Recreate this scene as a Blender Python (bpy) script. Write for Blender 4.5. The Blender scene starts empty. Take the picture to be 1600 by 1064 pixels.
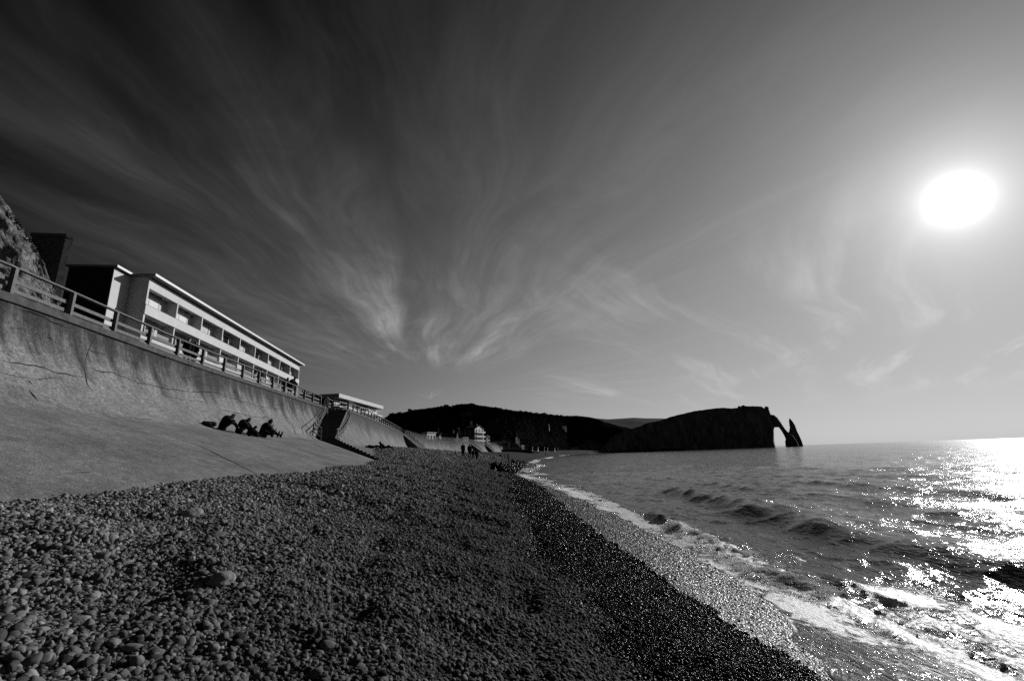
import bpy, bmesh, math, random
import numpy as np
from mathutils import Vector, Matrix
R = math.radians
random.seed(7)
C = bpy.context.scene.collection
SC = bpy.context.scene

# ------------------------------------------------------------------ camera
EYE = 2.6
cam_d = bpy.data.cameras.new('camera'); cam = bpy.data.objects.new('camera', cam_d); C.objects.link(cam)
cam_d.sensor_width = 36.0; cam_d.lens = 16.0; cam_d.clip_start = 0.05; cam_d.clip_end = 40000
cam.matrix_world = Matrix.Translation((0, 0, EYE)) @ Matrix.Rotation(R(90 + 14.05), 4, 'X') @ Matrix.Rotation(R(-1.9), 4, 'Z')
SC.camera = cam
SC.render.resolution_x, SC.render.resolution_y = 1024, 680

# ------------------------------------------------------------------ colour management
SC.view_settings.view_transform = 'Standard'; SC.view_settings.look = 'None'
SC.view_settings.gamma = 1.0; SC.view_settings.exposure = 0.0; SC.view_settings.use_curve_mapping = False
SC.cycles.max_bounces = 5; SC.cycles.diffuse_bounces = 3; SC.cycles.glossy_bounces = 3
SC.cycles.transparent_max_bounces = 8
SC.cycles.use_denoising = False
SC.cycles.sample_clamp_indirect = 4.0
SC.cycles.caustics_reflective = False; SC.cycles.caustics_refractive = False

# ------------------------------------------------------------------ sun
SUN_AZ, SUN_EL = R(47.55), R(20.92)
SUN = Vector((math.sin(SUN_AZ)*math.cos(SUN_EL), math.cos(SUN_AZ)*math.cos(SUN_EL), math.sin(SUN_EL)))
sl = bpy.data.lights.new('sun', 'SUN'); sun = bpy.data.objects.new('sun', sl); C.objects.link(sun)
sl.energy = 4.4; sl.angle = R(0.53); sl.color = (1, 1, 1)
sun.rotation_euler = SUN.to_track_quat('Z', 'Y').to_euler(); sun.location = (60, 60, 60)


# ------------------------------------------------------------------ node helper
class NT:
    def __init__(s, tree): s.t = tree; s.n = tree.nodes; s.l = tree.links
    def node(s, typ, **kw):
        n = s.n.new(typ)
        for k, v in kw.items(): setattr(n, k, v)
        return n
    def put(s, sock, v):
        if isinstance(v, bpy.types.NodeSocket): s.l.new(v, sock)
        elif v is not None: sock.default_value = v
    def m(s, op, a, b=None, c=None, clamp=False):
        n = s.node('ShaderNodeMath', operation=op, use_clamp=clamp)
        s.put(n.inputs[0], a)
        if b is not None: s.put(n.inputs[1], b)
        if c is not None: s.put(n.inputs[2], c)
        return n.outputs[0]
    def vm(s, op, a, b=None, out=0):
        n = s.node('ShaderNodeVectorMath', operation=op)
        s.put(n.inputs[0], a)
        if b is not None: s.put(n.inputs[1], b)
        return n.outputs[out]
    def sep(s, v):
        n = s.node('ShaderNodeSeparateXYZ'); s.put(n.inputs[0], v); return n.outputs
    def comb(s, x, y, z=0.0):
        n = s.node('ShaderNodeCombineXYZ')
        for i, v in enumerate((x, y, z)): s.put(n.inputs[i], v)
        return n.outputs[0]
    def noise(s, vec, scale, detail=4, rough=0.55, dist=0.0):
        n = s.node('ShaderNodeTexNoise'); s.put(n.inputs['Vector'], vec)
        n.inputs['Scale'].default_value = scale; n.inputs['Detail'].default_value = detail
        n.inputs['Roughness'].default_value = rough; n.inputs['Distortion'].default_value = dist
        return n.outputs['Fac']
    def voro(s, vec, scale, feature='F1', out='Distance', rnd=1.0):
        n = s.node('ShaderNodeTexVoronoi', feature=feature); s.put(n.inputs['Vector'], vec)
        n.inputs['Scale'].default_value = scale; n.inputs['Randomness'].default_value = rnd
        return n.outputs[out]
    def ss(s, v, lo, hi, a=0.0, b=1.0):
        n = s.node('ShaderNodeMapRange', interpolation_type='SMOOTHSTEP')
        s.put(n.inputs['Value'], v); s.put(n.inputs['From Min'], lo); s.put(n.inputs['From Max'], hi)
        s.put(n.inputs['To Min'], a); s.put(n.inputs['To Max'], b)
        return n.outputs[0]
    def lin(s, v, lo, hi, a=0.0, b=1.0):
        n = s.node('ShaderNodeMapRange')
        s.put(n.inputs['Value'], v); s.put(n.inputs['From Min'], lo); s.put(n.inputs['From Max'], hi)
        s.put(n.inputs['To Min'], a); s.put(n.inputs['To Max'], b)
        return n.outputs[0]
    def attr(s, name, typ='GEOMETRY'):
        n = s.node('ShaderNodeAttribute', attribute_name=name, attribute_type=typ); return n.outputs['Fac']
    def pos(s): return s.node('ShaderNodeNewGeometry').outputs['Position']
    def bump(s, h, strength, dist, normal=None):
        n = s.node('ShaderNodeBump'); s.put(n.inputs['Height'], h)
        s.put(n.inputs['Strength'], strength); s.put(n.inputs['Distance'], dist)
        if normal is not None: s.l.new(normal, n.inputs['Normal'])
        return n.outputs[0]

# ------------------------------------------------------------------ sky (monochrome, as through a deep red filter)
world = bpy.data.worlds.new('World'); SC.world = world; world.use_nodes = True
W = NT(world.node_tree)
for n in list(W.n): W.n.remove(n)
w_out = W.node('ShaderNodeOutputWorld'); w_bg = W.node('ShaderNodeBackground')
W.l.new(w_bg.outputs[0], w_out.inputs[0])
sky = W.node('ShaderNodeTexSky', sky_type='NISHITA')
sky.sun_disc = False; sky.sun_elevation = SUN_EL; sky.sun_rotation = SUN_AZ
sky.altitude = 0; sky.air_density = 1.0; sky.dust_density = 1.6; sky.ozone_density = 1.0
dirv = W.vm('NORMALIZE', W.node('ShaderNodeTexCoord').outputs['Generated'])
sc_ = W.node('ShaderNodeSeparateColor'); W.l.new(sky.outputs[0], sc_.inputs[0])
red, blue = sc_.outputs[0], sc_.outputs[2]
dx, dy, dz = W.sep(dirv)[0], W.sep(dirv)[1], W.sep(dirv)[2]
csun = W.vm('DOT_PRODUCT', dirv, tuple(SUN), out='Value')
ang = W.m('ARCCOSINE', W.m('MINIMUM', csun, 0.99999))             # radians from the sun
# red-filter tone curve: the blue sky goes black away from the sun
mono = W.m('ADD', W.m('MULTIPLY', W.m('LOGARITHM', W.m('MAXIMUM', red, 0.02), 2.71828), 0.35), -2.422)
mono = W.m('ADD', mono, W.m('MULTIPLY', ang, W.m('SUBTRACT', W.m('SUBTRACT', 2.208, W.m('MULTIPLY', ang, 1.542)), W.m('MULTIPLY', W.m('MAXIMUM', dz, 0.0), 2.595))))
dzp = W.m('MAXIMUM', dz, 0.0)
mono = W.m('ADD', mono, W.m('MULTIPLY', dzp, W.m('SUBTRACT', 0.5, W.m('MULTIPLY', dzp, 1.184))))
mono = W.m('MAXIMUM', W.m('SUBTRACT', W.m('POWER', 2.71828, mono), 0.004), 0.0)
# thin-cloud aureole round the sun
aur = W.m('ADD', W.m('MULTIPLY', W.m('POWER', 2.71828, W.m('MULTIPLY', ang, -88.0)), 7.0),
          W.m('MULTIPLY', W.m('POWER', 2.71828, W.m('MULTIPLY', ang, -14.0)), 0.85))
# cirrus on a flat high layer, combed out of a point low over the far end of the beach
dzc = W.m('ADD', W.m('MAXIMUM', dz, 0.0), 0.05)
px_, py_ = W.m('DIVIDE', dx, dzc), W.m('DIVIDE', dy, dzc)
PC = (-1.05, 4.6)
qx, qy = W.m('SUBTRACT', px_, PC[0]), W.m('SUBTRACT', py_, PC[1])
wv = W.comb(px_, py_, 0.0)
warp = W.m('SUBTRACT', W.noise(wv, 0.42, 2, 0.5), 0.5); warp2 = W.m('SUBTRACT', W.noise(W.vm('ADD', wv, (7.3, 2.1, 0.)), 1.6, 3), 0.5)
an = W.m('ARCTAN2', W.m('MULTIPLY', qx, 1.12), W.m('SUBTRACT', 1.1, qy))                     # 0 = back over the camera
rr = W.m('SQRT', W.m('ADD', W.m('MULTIPLY', qx, qx), W.m('MULTIPLY', qy, qy)))
anw = W.m('ADD', an, W.m('ADD', W.m('MULTIPLY', warp, 0.19), W.m('MULTIPLY', warp2, 0.04)))
lr = W.m('LOGARITHM', W.m('ADD', rr, 0.6), 2.71828)
st1 = W.noise(W.comb(W.m('MULTIPLY', anw, 9.0), W.m('MULTIPLY', lr, 1.1), 1.3), 1.0, 3, 0.5, 0.3)
st2 = W.noise(W.comb(W.m('MULTIPLY', anw, 22.0), W.m('MULTIPLY', lr, 2.6), 4.7), 1.0, 6, 0.62, 0.5)
fib = W.noise(W.comb(W.m('MULTIPLY', anw, 60.0), W.m('MULTIPLY', lr, 5.0), 2.7), 1.0, 4, 0.6, 0.4)
patch = W.ss(W.noise(W.comb(W.m('MULTIPLY', anw, 7.0), W.m('MULTIPLY', rr, 1.3), 3.3), 1.0, 5, 0.6, 0.8), 0.36, 0.62)
cl = W.m('MULTIPLY', W.ss(st1, 0.36, 0.70), W.m('ADD', 0.30, W.m('MULTIPLY', W.ss(st2, 0.30, 0.74), W.lin(fib, 0.3, 0.7, 0.45, 1.3))))
cl = W.m('MULTIPLY', cl, W.m('ADD', 0.50, W.m('MULTIPLY', patch, 0.55)))
cl = W.m('MULTIPLY', cl, W.m('MULTIPLY', W.ss(rr, 5.0, 1.2), W.ss(rr, 0.45, 1.3, 0.0, 1.0)))
# the brightest plume climbs steeply from the root of the fan, the rest combs off to the left
plume = W.m('POWER', 2.71828, W.m('MULTIPLY', W.m('POWER', W.m('DIVIDE', W.m('SUBTRACT', anw, 0.18), 0.16), 2.0), -1.0))
lwing = W.m('MULTIPLY', W.ss(anw, 0.60, 0.15), W.ss(anw, -0.75, -0.20))
cl = W.m('MULTIPLY', cl, W.m('ADD', 0.12, W.m('ADD', W.m('MULTIPLY', plume, 1.5), W.m('MULTIPLY', lwing, 0.6))))
veil = W.m('MULTIPLY', W.ss(W.noise(W.comb(W.m('MULTIPLY', anw, 11.0), W.m('MULTIPLY', lr, 3.2), 8.1), 1.0, 8, 0.68, 1.0), 0.40, 0.72), W.m('MULTIPLY', W.ss(anw, 0.75, 0.35), W.ss(anw, -0.5, 0.0)))
cl = W.m('ADD', cl, W.m('MULTIPLY', veil, W.m('MULTIPLY', 0.42, W.m('MULTIPLY', W.ss(rr, 5.2, 2.0), W.ss(rr, 0.3, 1.2)))))
# second layer: long parallel wisps towards the sun side
ux = W.m('ADD', W.m('MULTIPLY', px_, 0.80), W.m('MULTIPLY', py_, -0.60)); uy = W.m('ADD', W.m('MULTIPLY', px_, 0.60), W.m('MULTIPLY', py_, 0.80))
uxw = W.m('ADD', ux, W.m('MULTIPLY', warp, 0.9))
st3 = W.noise(W.comb(W.m('MULTIPLY', uxw, 1.9), W.m('MULTIPLY', uy, 0.30), 9.0), 1.0, 6, 0.6, 0.2)
fi3 = W.noise(W.comb(W.m('MULTIPLY', uxw, 8.0), W.m('MULTIPLY', uy, 0.8), 9.0), 1.0, 4, 0.6, 0.3)
cl3 = W.m('MULTIPLY', W.ss(st3, 0.47, 0.72), W.lin(fi3, 0.3, 0.7, 0.4, 1.2))
cl3 = W.m('MULTIPLY', cl3, W.ss(dx, 0.0, 0.2))
cl3 = W.m('MULTIPLY', cl3, W.m('MULTIPLY', W.ss(dz, 0.05, 0.14), W.ss(dz, 0.50, 0.30)))
illum = W.m('ADD', 0.022, W.m('MULTIPLY', mono, 0.22))
illum = W.m('MULTIPLY', illum, W.ss(dz, 0.02, 0.10))
skyv = W.m('ADD', mono, W.m('MULTIPLY', illum, W.m('ADD', W.m('MULTIPLY', cl, 2.5), W.m('MULTIPLY', cl3, 1.3))))
skyv = W.m('ADD', skyv, aur)
below = W.ss(dz, -0.03, 0.0)
skyv = W.m('MULTIPLY', skyv, W.m('ADD', 0.15, W.m('MULTIPLY', below, 0.85)))
skyv = W.m('MULTIPLY', skyv, 10.0)
W.put(w_bg.inputs['Color'], W.comb(skyv, skyv, skyv)); w_bg.inputs['Strength'].default_value = 0.1
world.cycles.sampling_method = 'MANUAL'; world.cycles.sample_map_resolution = 1024


# ------------------------------------------------------------------ numpy noise
def _h(ix, iy, seed):
    n = (ix.astype(np.int64)*374761393 + iy.astype(np.int64)*668265263 + seed*974711) & 0x7fffffff
    n = ((n ^ (n >> 13))*1274126177) & 0x7fffffff
    return ((n ^ (n >> 16)) & 0xffff)/65535.0
def vn(x, y, seed=0):
    x = np.asarray(x, float); y = np.asarray(y, float)
    ix, iy = np.floor(x), np.floor(y); fx, fy = x-ix, y-iy
    fx = fx*fx*fx*(fx*(fx*6-15)+10); fy = fy*fy*fy*(fy*(fy*6-15)+10)
    a, b, c, d = _h(ix, iy, seed), _h(ix+1, iy, seed), _h(ix, iy+1, seed), _h(ix+1, iy+1, seed)
    return ((a*(1-fx)+b*fx)*(1-fy)+(c*(1-fx)+d*fx)*fy)*2-1
def fbm(x, y, seed=0, o=4, g=0.5):
    s = 0; a = 1; t = 0
    for i in range(o):
        s = s+a*vn(x*2**i, y*2**i, seed+i*17); t += a; a *= g
    return s/t
def sst(v, a, b):
    t = np.clip((v-a)/(b-a), 0, 1); return t*t*(3-2*t)

# ------------------------------------------------------------------ the lie of the land
Y_E = [-30, 0, 5, 6.3, 8, 11.5, 20, 30, 40, 48, 55, 62, 80, 130, 180, 260, 400, 600, 750, 880, 960]
X_E = [3.6, 2.95, 2.84, 2.7, 2.48, 2.23, 1.94, 1.68, 1.0, -.1, -.5, .2, 1.2, 3.2, 7, 17, 33, 75, 130, 200, 226]
Y_T = [-30, 8, 14, 25, 34, 38, 50, 60, 80, 112, 153, 184, 297, 370, 420, 600, 800, 960]
X_T = [-9, -8.0, -8.0, -8.6, -10, -11.5, -16.5, -18.2, -20.8, -25, -26.5, -19.5, -8.5, -3.7, 4.2, 25, 88, 150]
Z_T = [2.2, 2.15, 2.18, 2.25, 2.42, 2.65, 3.5, 4.0, 4.15, 4.15, 4.15, 4.15, 4.4, 4.8, 5.2, 6.2, 6.8, 7]
def edge_x(y): return np.interp(y, Y_E, X_E)
def ground_base(x, y):
    xe, xt, zt = edge_x(y), np.interp(y, Y_T, X_T), np.interp(y, Y_T, Z_T)
    u = xe-x; r = np.clip(u/(xe-xt), 0, 1)
    z = 0.42+(zt-0.42)*(1-(1-r)**1.8)
    return np.where(u < 0, np.maximum(0.42+0.16*u, -4), z)
def ground_z(x, y):
    x = np.asarray(x, float); y = np.asarray(y, float)
    z = ground_base(x, y); u = edge_x(y)-x
    rough = sst(u, 1.2, 3.0); d = np.hypot(x, y)
    h = 0.5*fbm(x*1.9+3, y*1.9, 5, 3)+0.5*fbm(x*0.8, y*0.8+9, 31, 2)
    pit = np.minimum(vn(x*2.1+5, y*1.5, 77), 0)*0.6
    rough = rough*(0.15+0.85*sst(x-np.interp(y, Y_T, X_T), 0.0, 2.6))
    z = z+rough*(0.14*h+0.17*pit)*np.clip(1.6-d/60, 0.35, 1)
    z = z+(1-rough)*0.012*fbm(x*3, y*1.2, 8, 2)
    z = z+0.10*fbm(x*0.22, y*0.22, 3, 2)*sst(u, 1.5, 5)
    return z

def mesh_obj(name, verts, faces, mat=None, smooth=False, parent=None, attrs=None):
    me = bpy.data.meshes.new(name)
    verts = np.asarray(verts, dtype=np.float32); faces = np.asarray(faces, dtype=np.int32)
    me.vertices.add(len(verts)); me.vertices.foreach_set('co', verts.ravel())
    k = faces.shape[1]
    me.loops.add(faces.size); me.loops.foreach_set('vertex_index', faces.ravel())
    me.polygons.add(len(faces)); me.polygons.foreach_set('loop_start', np.arange(0, faces.size, k, dtype=np.int32))
    try: me.polygons.foreach_set('loop_total', np.full(len(faces), k, dtype=np.int32))
    except Exception: pass
    for an_, av in (attrs or {}).items():
        a = me.attributes.new(an_, 'FLOAT', 'POINT'); a.data.foreach_set('value', np.asarray(av, dtype=np.float32).ravel())
    me.update(calc_edges=True); me.validate()
    if smooth: me.polygons.foreach_set('use_smooth', np.ones(len(me.polygons), dtype=bool))
    o = bpy.data.objects.new(name, me); C.objects.link(o)
    if mat: me.materials.append(mat)
    if parent: o.parent = parent
    return o
def grid_faces(nr, nc):
    i = np.arange(nr-1)[:, None]*nc+np.arange(nc-1)[None, :]
    return np.stack([i, i+1, i+nc+1, i+nc], -1).reshape(-1, 4)
def tag(o, label=None, cat=None, group=None, kind=None):
    if label: o['label'] = label
    if cat: o['category'] = cat
    if group: o['group'] = group
    if kind: o['kind'] = kind
    return o

# ------------------------------------------------------------------ materials
def mat(name, v=0.5, rough=0.8, spec=0.3):
    m = bpy.data.materials.new(name); m.use_nodes = True
    N = NT(m.node_tree); b = m.node_tree.nodes['Principled BSDF']
    b.inputs['Base Color'].default_value = (v, v, v, 1); b.inputs['Roughness'].default_value = rough
    b.inputs['Specular IOR Level'].default_value = spec
    return m, N, b
def setv(N, b, v): N.put(b.inputs['Base Color'], N.comb(v, v, v))
def noisy(name, lo, hi, scale, rough=0.85, bump=0.3, bd=0.01, spec=0.25, detail=5, stretch=(1, 1, 1)):
    m, N, b = mat(name, lo, rough, spec)
    p = N.vm('MULTIPLY', N.pos(), stretch)
    n1 = N.noise(p, scale, detail, 0.6)
    setv(N, b, N.lin(n1, 0.3, 0.7, lo, hi))
    if bump: N.l.new(N.bump(N.noise(p, scale*3, 4), bump, bd), b.inputs['Normal'])
    return m

# dry shingle bed under the pebbles, wet near the water
def shingle_material(name):
    m, N, b = mat(name)
    p = N.pos(); wet = N.attr('wet')
    vd = N.voro(p, 24.0); vc = N.sep(N.voro(p, 24.0, out='Color'))[0]
    vd2 = N.voro(p, 9.0)
    wob = N.ss(N.m('ADD', wet, N.m('MULTIPLY', N.m('SUBTRACT', N.noise(p, 1.3, 4), 0.5), 0.5)), 0.42, 0.58)
    dry = N.lin(vc, 0, 1, 0.010, 0.035)  # near-black tone paints the shade in the gaps between pebbles
    base = N.m('ADD', N.m('MULTIPLY', dry, N.m('SUBTRACT', 1.0, wob)), N.m('MULTIPLY', wob, 0.008))
    setv(N, b, base)
    fl = N.attr('film')
    N.put(b.inputs['Roughness'], N.m('SUBTRACT', N.lin(wob, 0, 1, 0.9, 0.5), N.m('MULTIPLY', fl, 0.2)))
    N.put(b.inputs['Specular IOR Level'], N.m('ADD', 0.06, N.m('MULTIPLY', fl, 0.6)))
    h = N.m('SUBTRACT', 1.0, N.m('ADD', vd, N.m('MULTIPLY', vd2, 0.4)))
    N.l.new(N.bump(h, 1.0, 0.03), b.inputs['Normal'])
    return m
M_BED = shingle_material('shingle_bed')
def pebble_material():
    m, N, b = mat('pebble')
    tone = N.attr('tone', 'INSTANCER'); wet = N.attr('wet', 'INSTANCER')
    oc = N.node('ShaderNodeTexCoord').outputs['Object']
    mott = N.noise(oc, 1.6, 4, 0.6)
    dry = N.m('MULTIPLY', N.m('MULTIPLY', N.lin(tone, 0, 1, 0.035, 0.36), N.lin(mott, 0.3, 0.7, 0.75, 1.2)), N.attr('shade_tone', 'INSTANCER'))  # last factor paints the shaded pebble sides into the colour
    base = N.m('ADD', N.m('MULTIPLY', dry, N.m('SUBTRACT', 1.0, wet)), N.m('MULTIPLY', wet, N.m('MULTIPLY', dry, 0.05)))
    setv(N, b, base)
    film_ = N.attr('film', 'INSTANCER')
    N.put(b.inputs['Roughness'], N.m('ADD', N.lin(wet, 0, 1, 0.85, 0.18), N.m('MULTIPLY', film_, 0.24)))
    N.put(b.inputs['Specular IOR Level'], N.m('ADD', N.lin(wet, 0, 1, 0.10, 0.018), N.m('MULTIPLY', film_, 0.50)))
    return m
M_PEB = pebble_material()

# ------------------------------------------------------------------ beach
ys = np.unique(np.concatenate([np.arange(-14, 0, 1.0), np.arange(0, 18, 0.09), 18*np.exp(np.arange(0, 3.99, 0.0125))]))
us = np.linspace(0, 1, 330)
YY = np.repeat(ys[:, None], len(us), 1)
XL = np.interp(ys, Y_T, X_T)-np.interp(ys, [0, 300, 900], [11, 22, 60]); XR = edge_x(ys)+9
XX = XR[:, None]+(XL-XR)[:, None]*us[None, :]
ZZ = ground_z(XX, YY)
UU = edge_x(YY)-XX
wet = np.clip(1-(UU-1.0)/2.7, 0, 1)
wet[UU < 0.6] = 1
beach = mesh_obj('beach', np.stack([XX, YY, ZZ], -1).reshape(-1, 3), grid_faces(len(ys), len(us)), M_BED, True, attrs={'wet': wet, 'film': sst(UU, 0.1, -0.1)})
tag(beach, 'grey pebble beach sloping down to the sea below the wall', 'beach', kind='structure')

# loose pebbles: one mass, instanced on points
rng = np.random.default_rng(11)
def spacing(x, y):
    u = edge_x(y)-x; d = np.hypot(x, y)
    s = np.interp(u, [0, 1.5, 3.0, 5, 8], [0.015, 0.016, 0.019, 0.023, 0.027])
    return np.maximum(s, 0.0028*d)
pts = []
cells_r = [1.5]
while cells_r[-1] < 115: cells_r.append(cells_r[-1]*1.09)
for r0, r1 in zip(cells_r[:-1], cells_r[1:]):
    na = 44
    for k in range(na):
        a0 = R(-62+k*(62+52)/na); a1 = a0+R((62+52)/na)
        rm, am = (r0+r1)/2, (a0+a1)/2
        s = float(spacing(np.array(rm*math.sin(am)), np.array(rm*math.cos(am))))
        n = rng.poisson(1.4*(r1*r1-r0*r0)/2*(a1-a0)/(s*s))
        if n == 0: continue
        rad = np.sqrt(rng.uniform(r0*r0, r1*r1, n)); aa = rng.uniform(a0, a1, n)
        x, y = rad*np.sin(aa), rad*np.cos(aa)
        u = edge_x(y)-x
        ok = (u > -2.6) & (x > np.interp(y, Y_T, X_T)-2.5)
        if ok.any(): pts.append(np.stack([x[ok], y[ok]], -1))
pts = np.concatenate(pts)
PX, PY = pts[:, 0], pts[:, 1]
PS = spacing(PX, PY)
n = len(PX); pass
big = rng.lognormal(0, 0.42, n); big = np.clip(big, 0.45, 3.0)
near = np.clip(1-np.hypot(PX, PY)/25, 0, 1)
U = edge_x(PY)-PX
sz = PS*0.60*(1+(big-1)*np.clip(near+0.45, 0, 1))
film = U < 0.10*vn(PY*3, PX*3, 4)+0.16*fbm(PY*0.7, PX*0.7, 6, 3)+rng.normal(0, 0.05, n)
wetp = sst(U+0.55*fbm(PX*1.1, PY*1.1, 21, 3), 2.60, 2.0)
PZ = ground_z(PX, PY)+sz*rng.uniform(-0.35, 0.45, n)
PZ = np.where(film, ground_z(PX, PY)-sz*0.22, PZ)
sc3 = np.stack([sz*rng.uniform(0.85, 1.25, n), sz*rng.uniform(0.70, 1.0, n), sz*rng.uniform(0.50, 0.85, n)], -1)
sc3[film, 2] *= 0.6
rot = np.stack([rng.normal(0, 0.45, n), rng.normal(0, 0.45, n), rng.uniform(0, 6.28, n)], -1)
rot[film, :2] *= 0.5
me = bpy.data.meshes.new('loose_pebbles'); me.vertices.add(n)
me.vertices.foreach_set('co', np.stack([PX, PY, PZ], -1).astype(np.float32).ravel())
for an_, typ, av in (('tone', 'FLOAT', np.clip(rng.normal(0.45, 0.22, n), 0, 1)**1.3), ('wet', 'FLOAT', wetp), ('film', 'FLOAT', film*1.0), ('shade_tone', 'FLOAT', 0.42+0.58*sst(U+1.2*fbm(PX*0.5, PY*0.5, 23, 3), 2.0, 8.5))):  # tone falls towards the water, shade of pebble sides put into colour
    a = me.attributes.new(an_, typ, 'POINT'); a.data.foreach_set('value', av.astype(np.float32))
for an_, av in (('psc', sc3), ('prot', rot)):
    a = me.attributes.new(an_, 'FLOAT_VECTOR', 'POINT'); a.data.foreach_set('vector', av.astype(np.float32).ravel())
peb = bpy.data.objects.new('loose_pebbles', me); C.objects.link(peb)
tag(peb, 'rounded grey shingle pebbles covering the beach', 'pebbles', kind='stuff')
g = bpy.data.node_groups.new('pebble_scatter', 'GeometryNodeTree')
g.interface.new_socket('Geometry', in_out='INPUT', socket_type='NodeSocketGeometry')
g.interface.new_socket('Geometry', in_out='OUTPUT', socket_type='NodeSocketGeometry')
G = NT(g); gi = G.node('NodeGroupInput'); go = G.node('NodeGroupOutput')
g2i = G.node('GeometryNodeGeometryToInstance')
for k in range(7):
    ico = G.node('GeometryNodeMeshIcoSphere'); ico.inputs['Radius'].default_value = 1.0; ico.inputs['Subdivisions'].default_value = 3 if k < 6 else 2
    nz = G.node('ShaderNodeTexNoise'); nz.inputs['Scale'].default_value = 0.75; nz.inputs['Detail'].default_value = 1.5
    posn = G.node('GeometryNodeInputPosition')
    G.l.new(G.vm('ADD', posn.outputs[0], (k*7.7, k*3.1, 0)), nz.inputs['Vector'])
    off = G.vm('MULTIPLY', G.vm('SUBTRACT', nz.outputs['Color'], (0.5, 0.5, 0.5)), (0.85, 0.85, 0.8))
    sp = G.node('GeometryNodeSetPosition'); G.l.new(ico.outputs['Mesh'], sp.inputs['Geometry']); G.l.new(off, sp.inputs['Offset'])
    sm = G.node('GeometryNodeSetShadeSmooth'); G.l.new(sp.outputs[0], sm.inputs['Geometry'])
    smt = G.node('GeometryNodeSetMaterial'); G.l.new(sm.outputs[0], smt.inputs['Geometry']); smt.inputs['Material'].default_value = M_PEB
    G.l.new(smt.outputs[0], g2i.inputs['Geometry'])
iop = G.node('GeometryNodeInstanceOnPoints')
m2p = G.node('GeometryNodeMeshToPoints'); G.l.new(gi.outputs[0], m2p.inputs[0])
G.l.new(m2p.outputs[0], iop.inputs['Points']); G.l.new(g2i.outputs[0], iop.inputs['Instance'])
iop.inputs['Pick Instance'].default_value = True
ri = G.node('FunctionNodeRandomValue', data_type='INT'); ri.inputs[4].default_value = 0; ri.inputs[5].default_value = 6
G.l.new(ri.outputs[2], iop.inputs['Instance Index'])
def named(nm):
    a = G.node('GeometryNodeInputNamedAttribute', data_type='FLOAT_VECTOR'); a.inputs['Name'].default_value = nm; return a.outputs[0]
G.l.new(named('psc'), iop.inputs['Scale'])
e2r = G.node('FunctionNodeEulerToRotation'); G.l.new(named('prot'), e2r.inputs[0]); G.l.new(e2r.outputs[0], iop.inputs['Rotation'])
G.l.new(iop.outputs[0], go.inputs[0])
md = peb.modifiers.new('scatter', 'NODES'); md.node_group = g

# a few stones that stand out
M_STONE = noisy('big_stone', 0.12, 0.22, 9, bump=0.5, bd=0.02)
def stone(name, x, y, r, flat, seed, label, m=M_STONE, rz=0.0):
    bm = bmesh.new(); bmesh.ops.create_icosphere(bm, subdivisions=4, radius=1.0)
    for v in bm.verts:
        c = v.co.normalized()
        k = 1+0.16*float(vn(c.x*1.3+seed, c.y*1.3+c.z*2.1, seed))+0.05*float(vn(c.x*4+seed, c.y*4-c.z*3, seed+3))
        v.co = Vector((c.x*r*k*1.25, c.y*r*k, c.z*r*k*flat))
    me_ = bpy.data.meshes.new(name); bm.to_mesh(me_); bm.free()
    me_.polygons.foreach_set('use_smooth', [True]*len(me_.polygons)); me_.materials.append(m)
    o = bpy.data.objects.new(name, me_); C.objects.link(o)
    o.location = (x, y, float(ground_z(x, y))+r*flat*0.45); o.rotation_euler = (0.15, -0.1, rz)
    return tag(o, label, 'stone', 'large stones among the shingle')
stone('beach_stone', -2.38, 3.98, 0.085, 0.75, 3, 'largest pale round stone sitting up on the near shingle', rz=0.3)
stone('beach_stone', -2.72, 3.10, 0.062, 0.55, 5, 'smooth oval stone low on the left, on the nearest shingle')
stone('beach_stone', -4.85, 7.15, 0.12, 0.7, 8, 'pale stone close below the foot of the concrete apron', rz=0.8)
stone('beach_stone', -3.35, 5.4, 0.075, 0.5, 12, 'dark flat stone lying on the shingle right of the apron stone', noisy('dark_stone', 0.06, 0.12, 9), rz=1.2)
stone('beach_stone', -3.55, 2.85, 0.07, 0.8, 15, 'blotchy stone with bright patches near the left edge', noisy('blotchy_stone', 0.08, 0.5, 14), rz=2)

# ------------------------------------------------------------------ sea
def sea_edge(y):
    e = np.interp(y, [-30, 3, 5, 6.1, 7, 8, 12, 18, 22, 30, 36, 45, 50, 55, 60, 66, 80, 100, 130, 180, 1000],
                     [3.2, 2.9, 2.95, 3.2, 3.6, 3.95, 4.15, 3.85, 3.5, 2.6, 1.9, 0.8, 0.0, -0.6, 1.6, -.1, 1.3, 4.0, 3.2, 6.5, 240])
    e = np.where(y > 130, edge_x(y), e)
    return e+0.16*fbm(y*0.9, y*0+2, 61, 4)*np.clip(y/9, 0.5, 3)
ra = np.concatenate([np.exp(np.arange(math.log(2.2), math.log(60), 0.0065)), np.exp(np.arange(math.log(60), math.log(14000), 0.028))])
aa = np.radians(np.concatenate([np.arange(-16, -2, 0.5), np.arange(-2, 62, 0.19), np.arange(62, 130, 1.5)]))
RR, AA = np.meshgrid(ra, aa, indexing='ij')
SX, SY = RR*np.sin(AA), RR*np.cos(AA)
res = RR*0.006
def oct_(x, y, wl, amp, seed, ax=1.0, ay=0.4):
    return amp*fbm(x/wl*ax, y/wl*ay, seed, 2)*np.clip((wl*0.5-res)/(wl*0.3), 0, 1)
def rid0(x, y, seed): return (1-2*np.abs(fbm(x, y, seed, 3)))**2-0.45
def rid(x, y, wl, amp, seed, ay):
    return amp*((1-2*np.abs(fbm(x/wl*0.8, y/wl*ay, seed, 2)))**2-0.4)*np.clip((wl*0.6-res)/(wl*0.3), 0, 1)
xw = SX+0.5*fbm(SX*0.15, SY*0.12, 90, 2)
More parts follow.
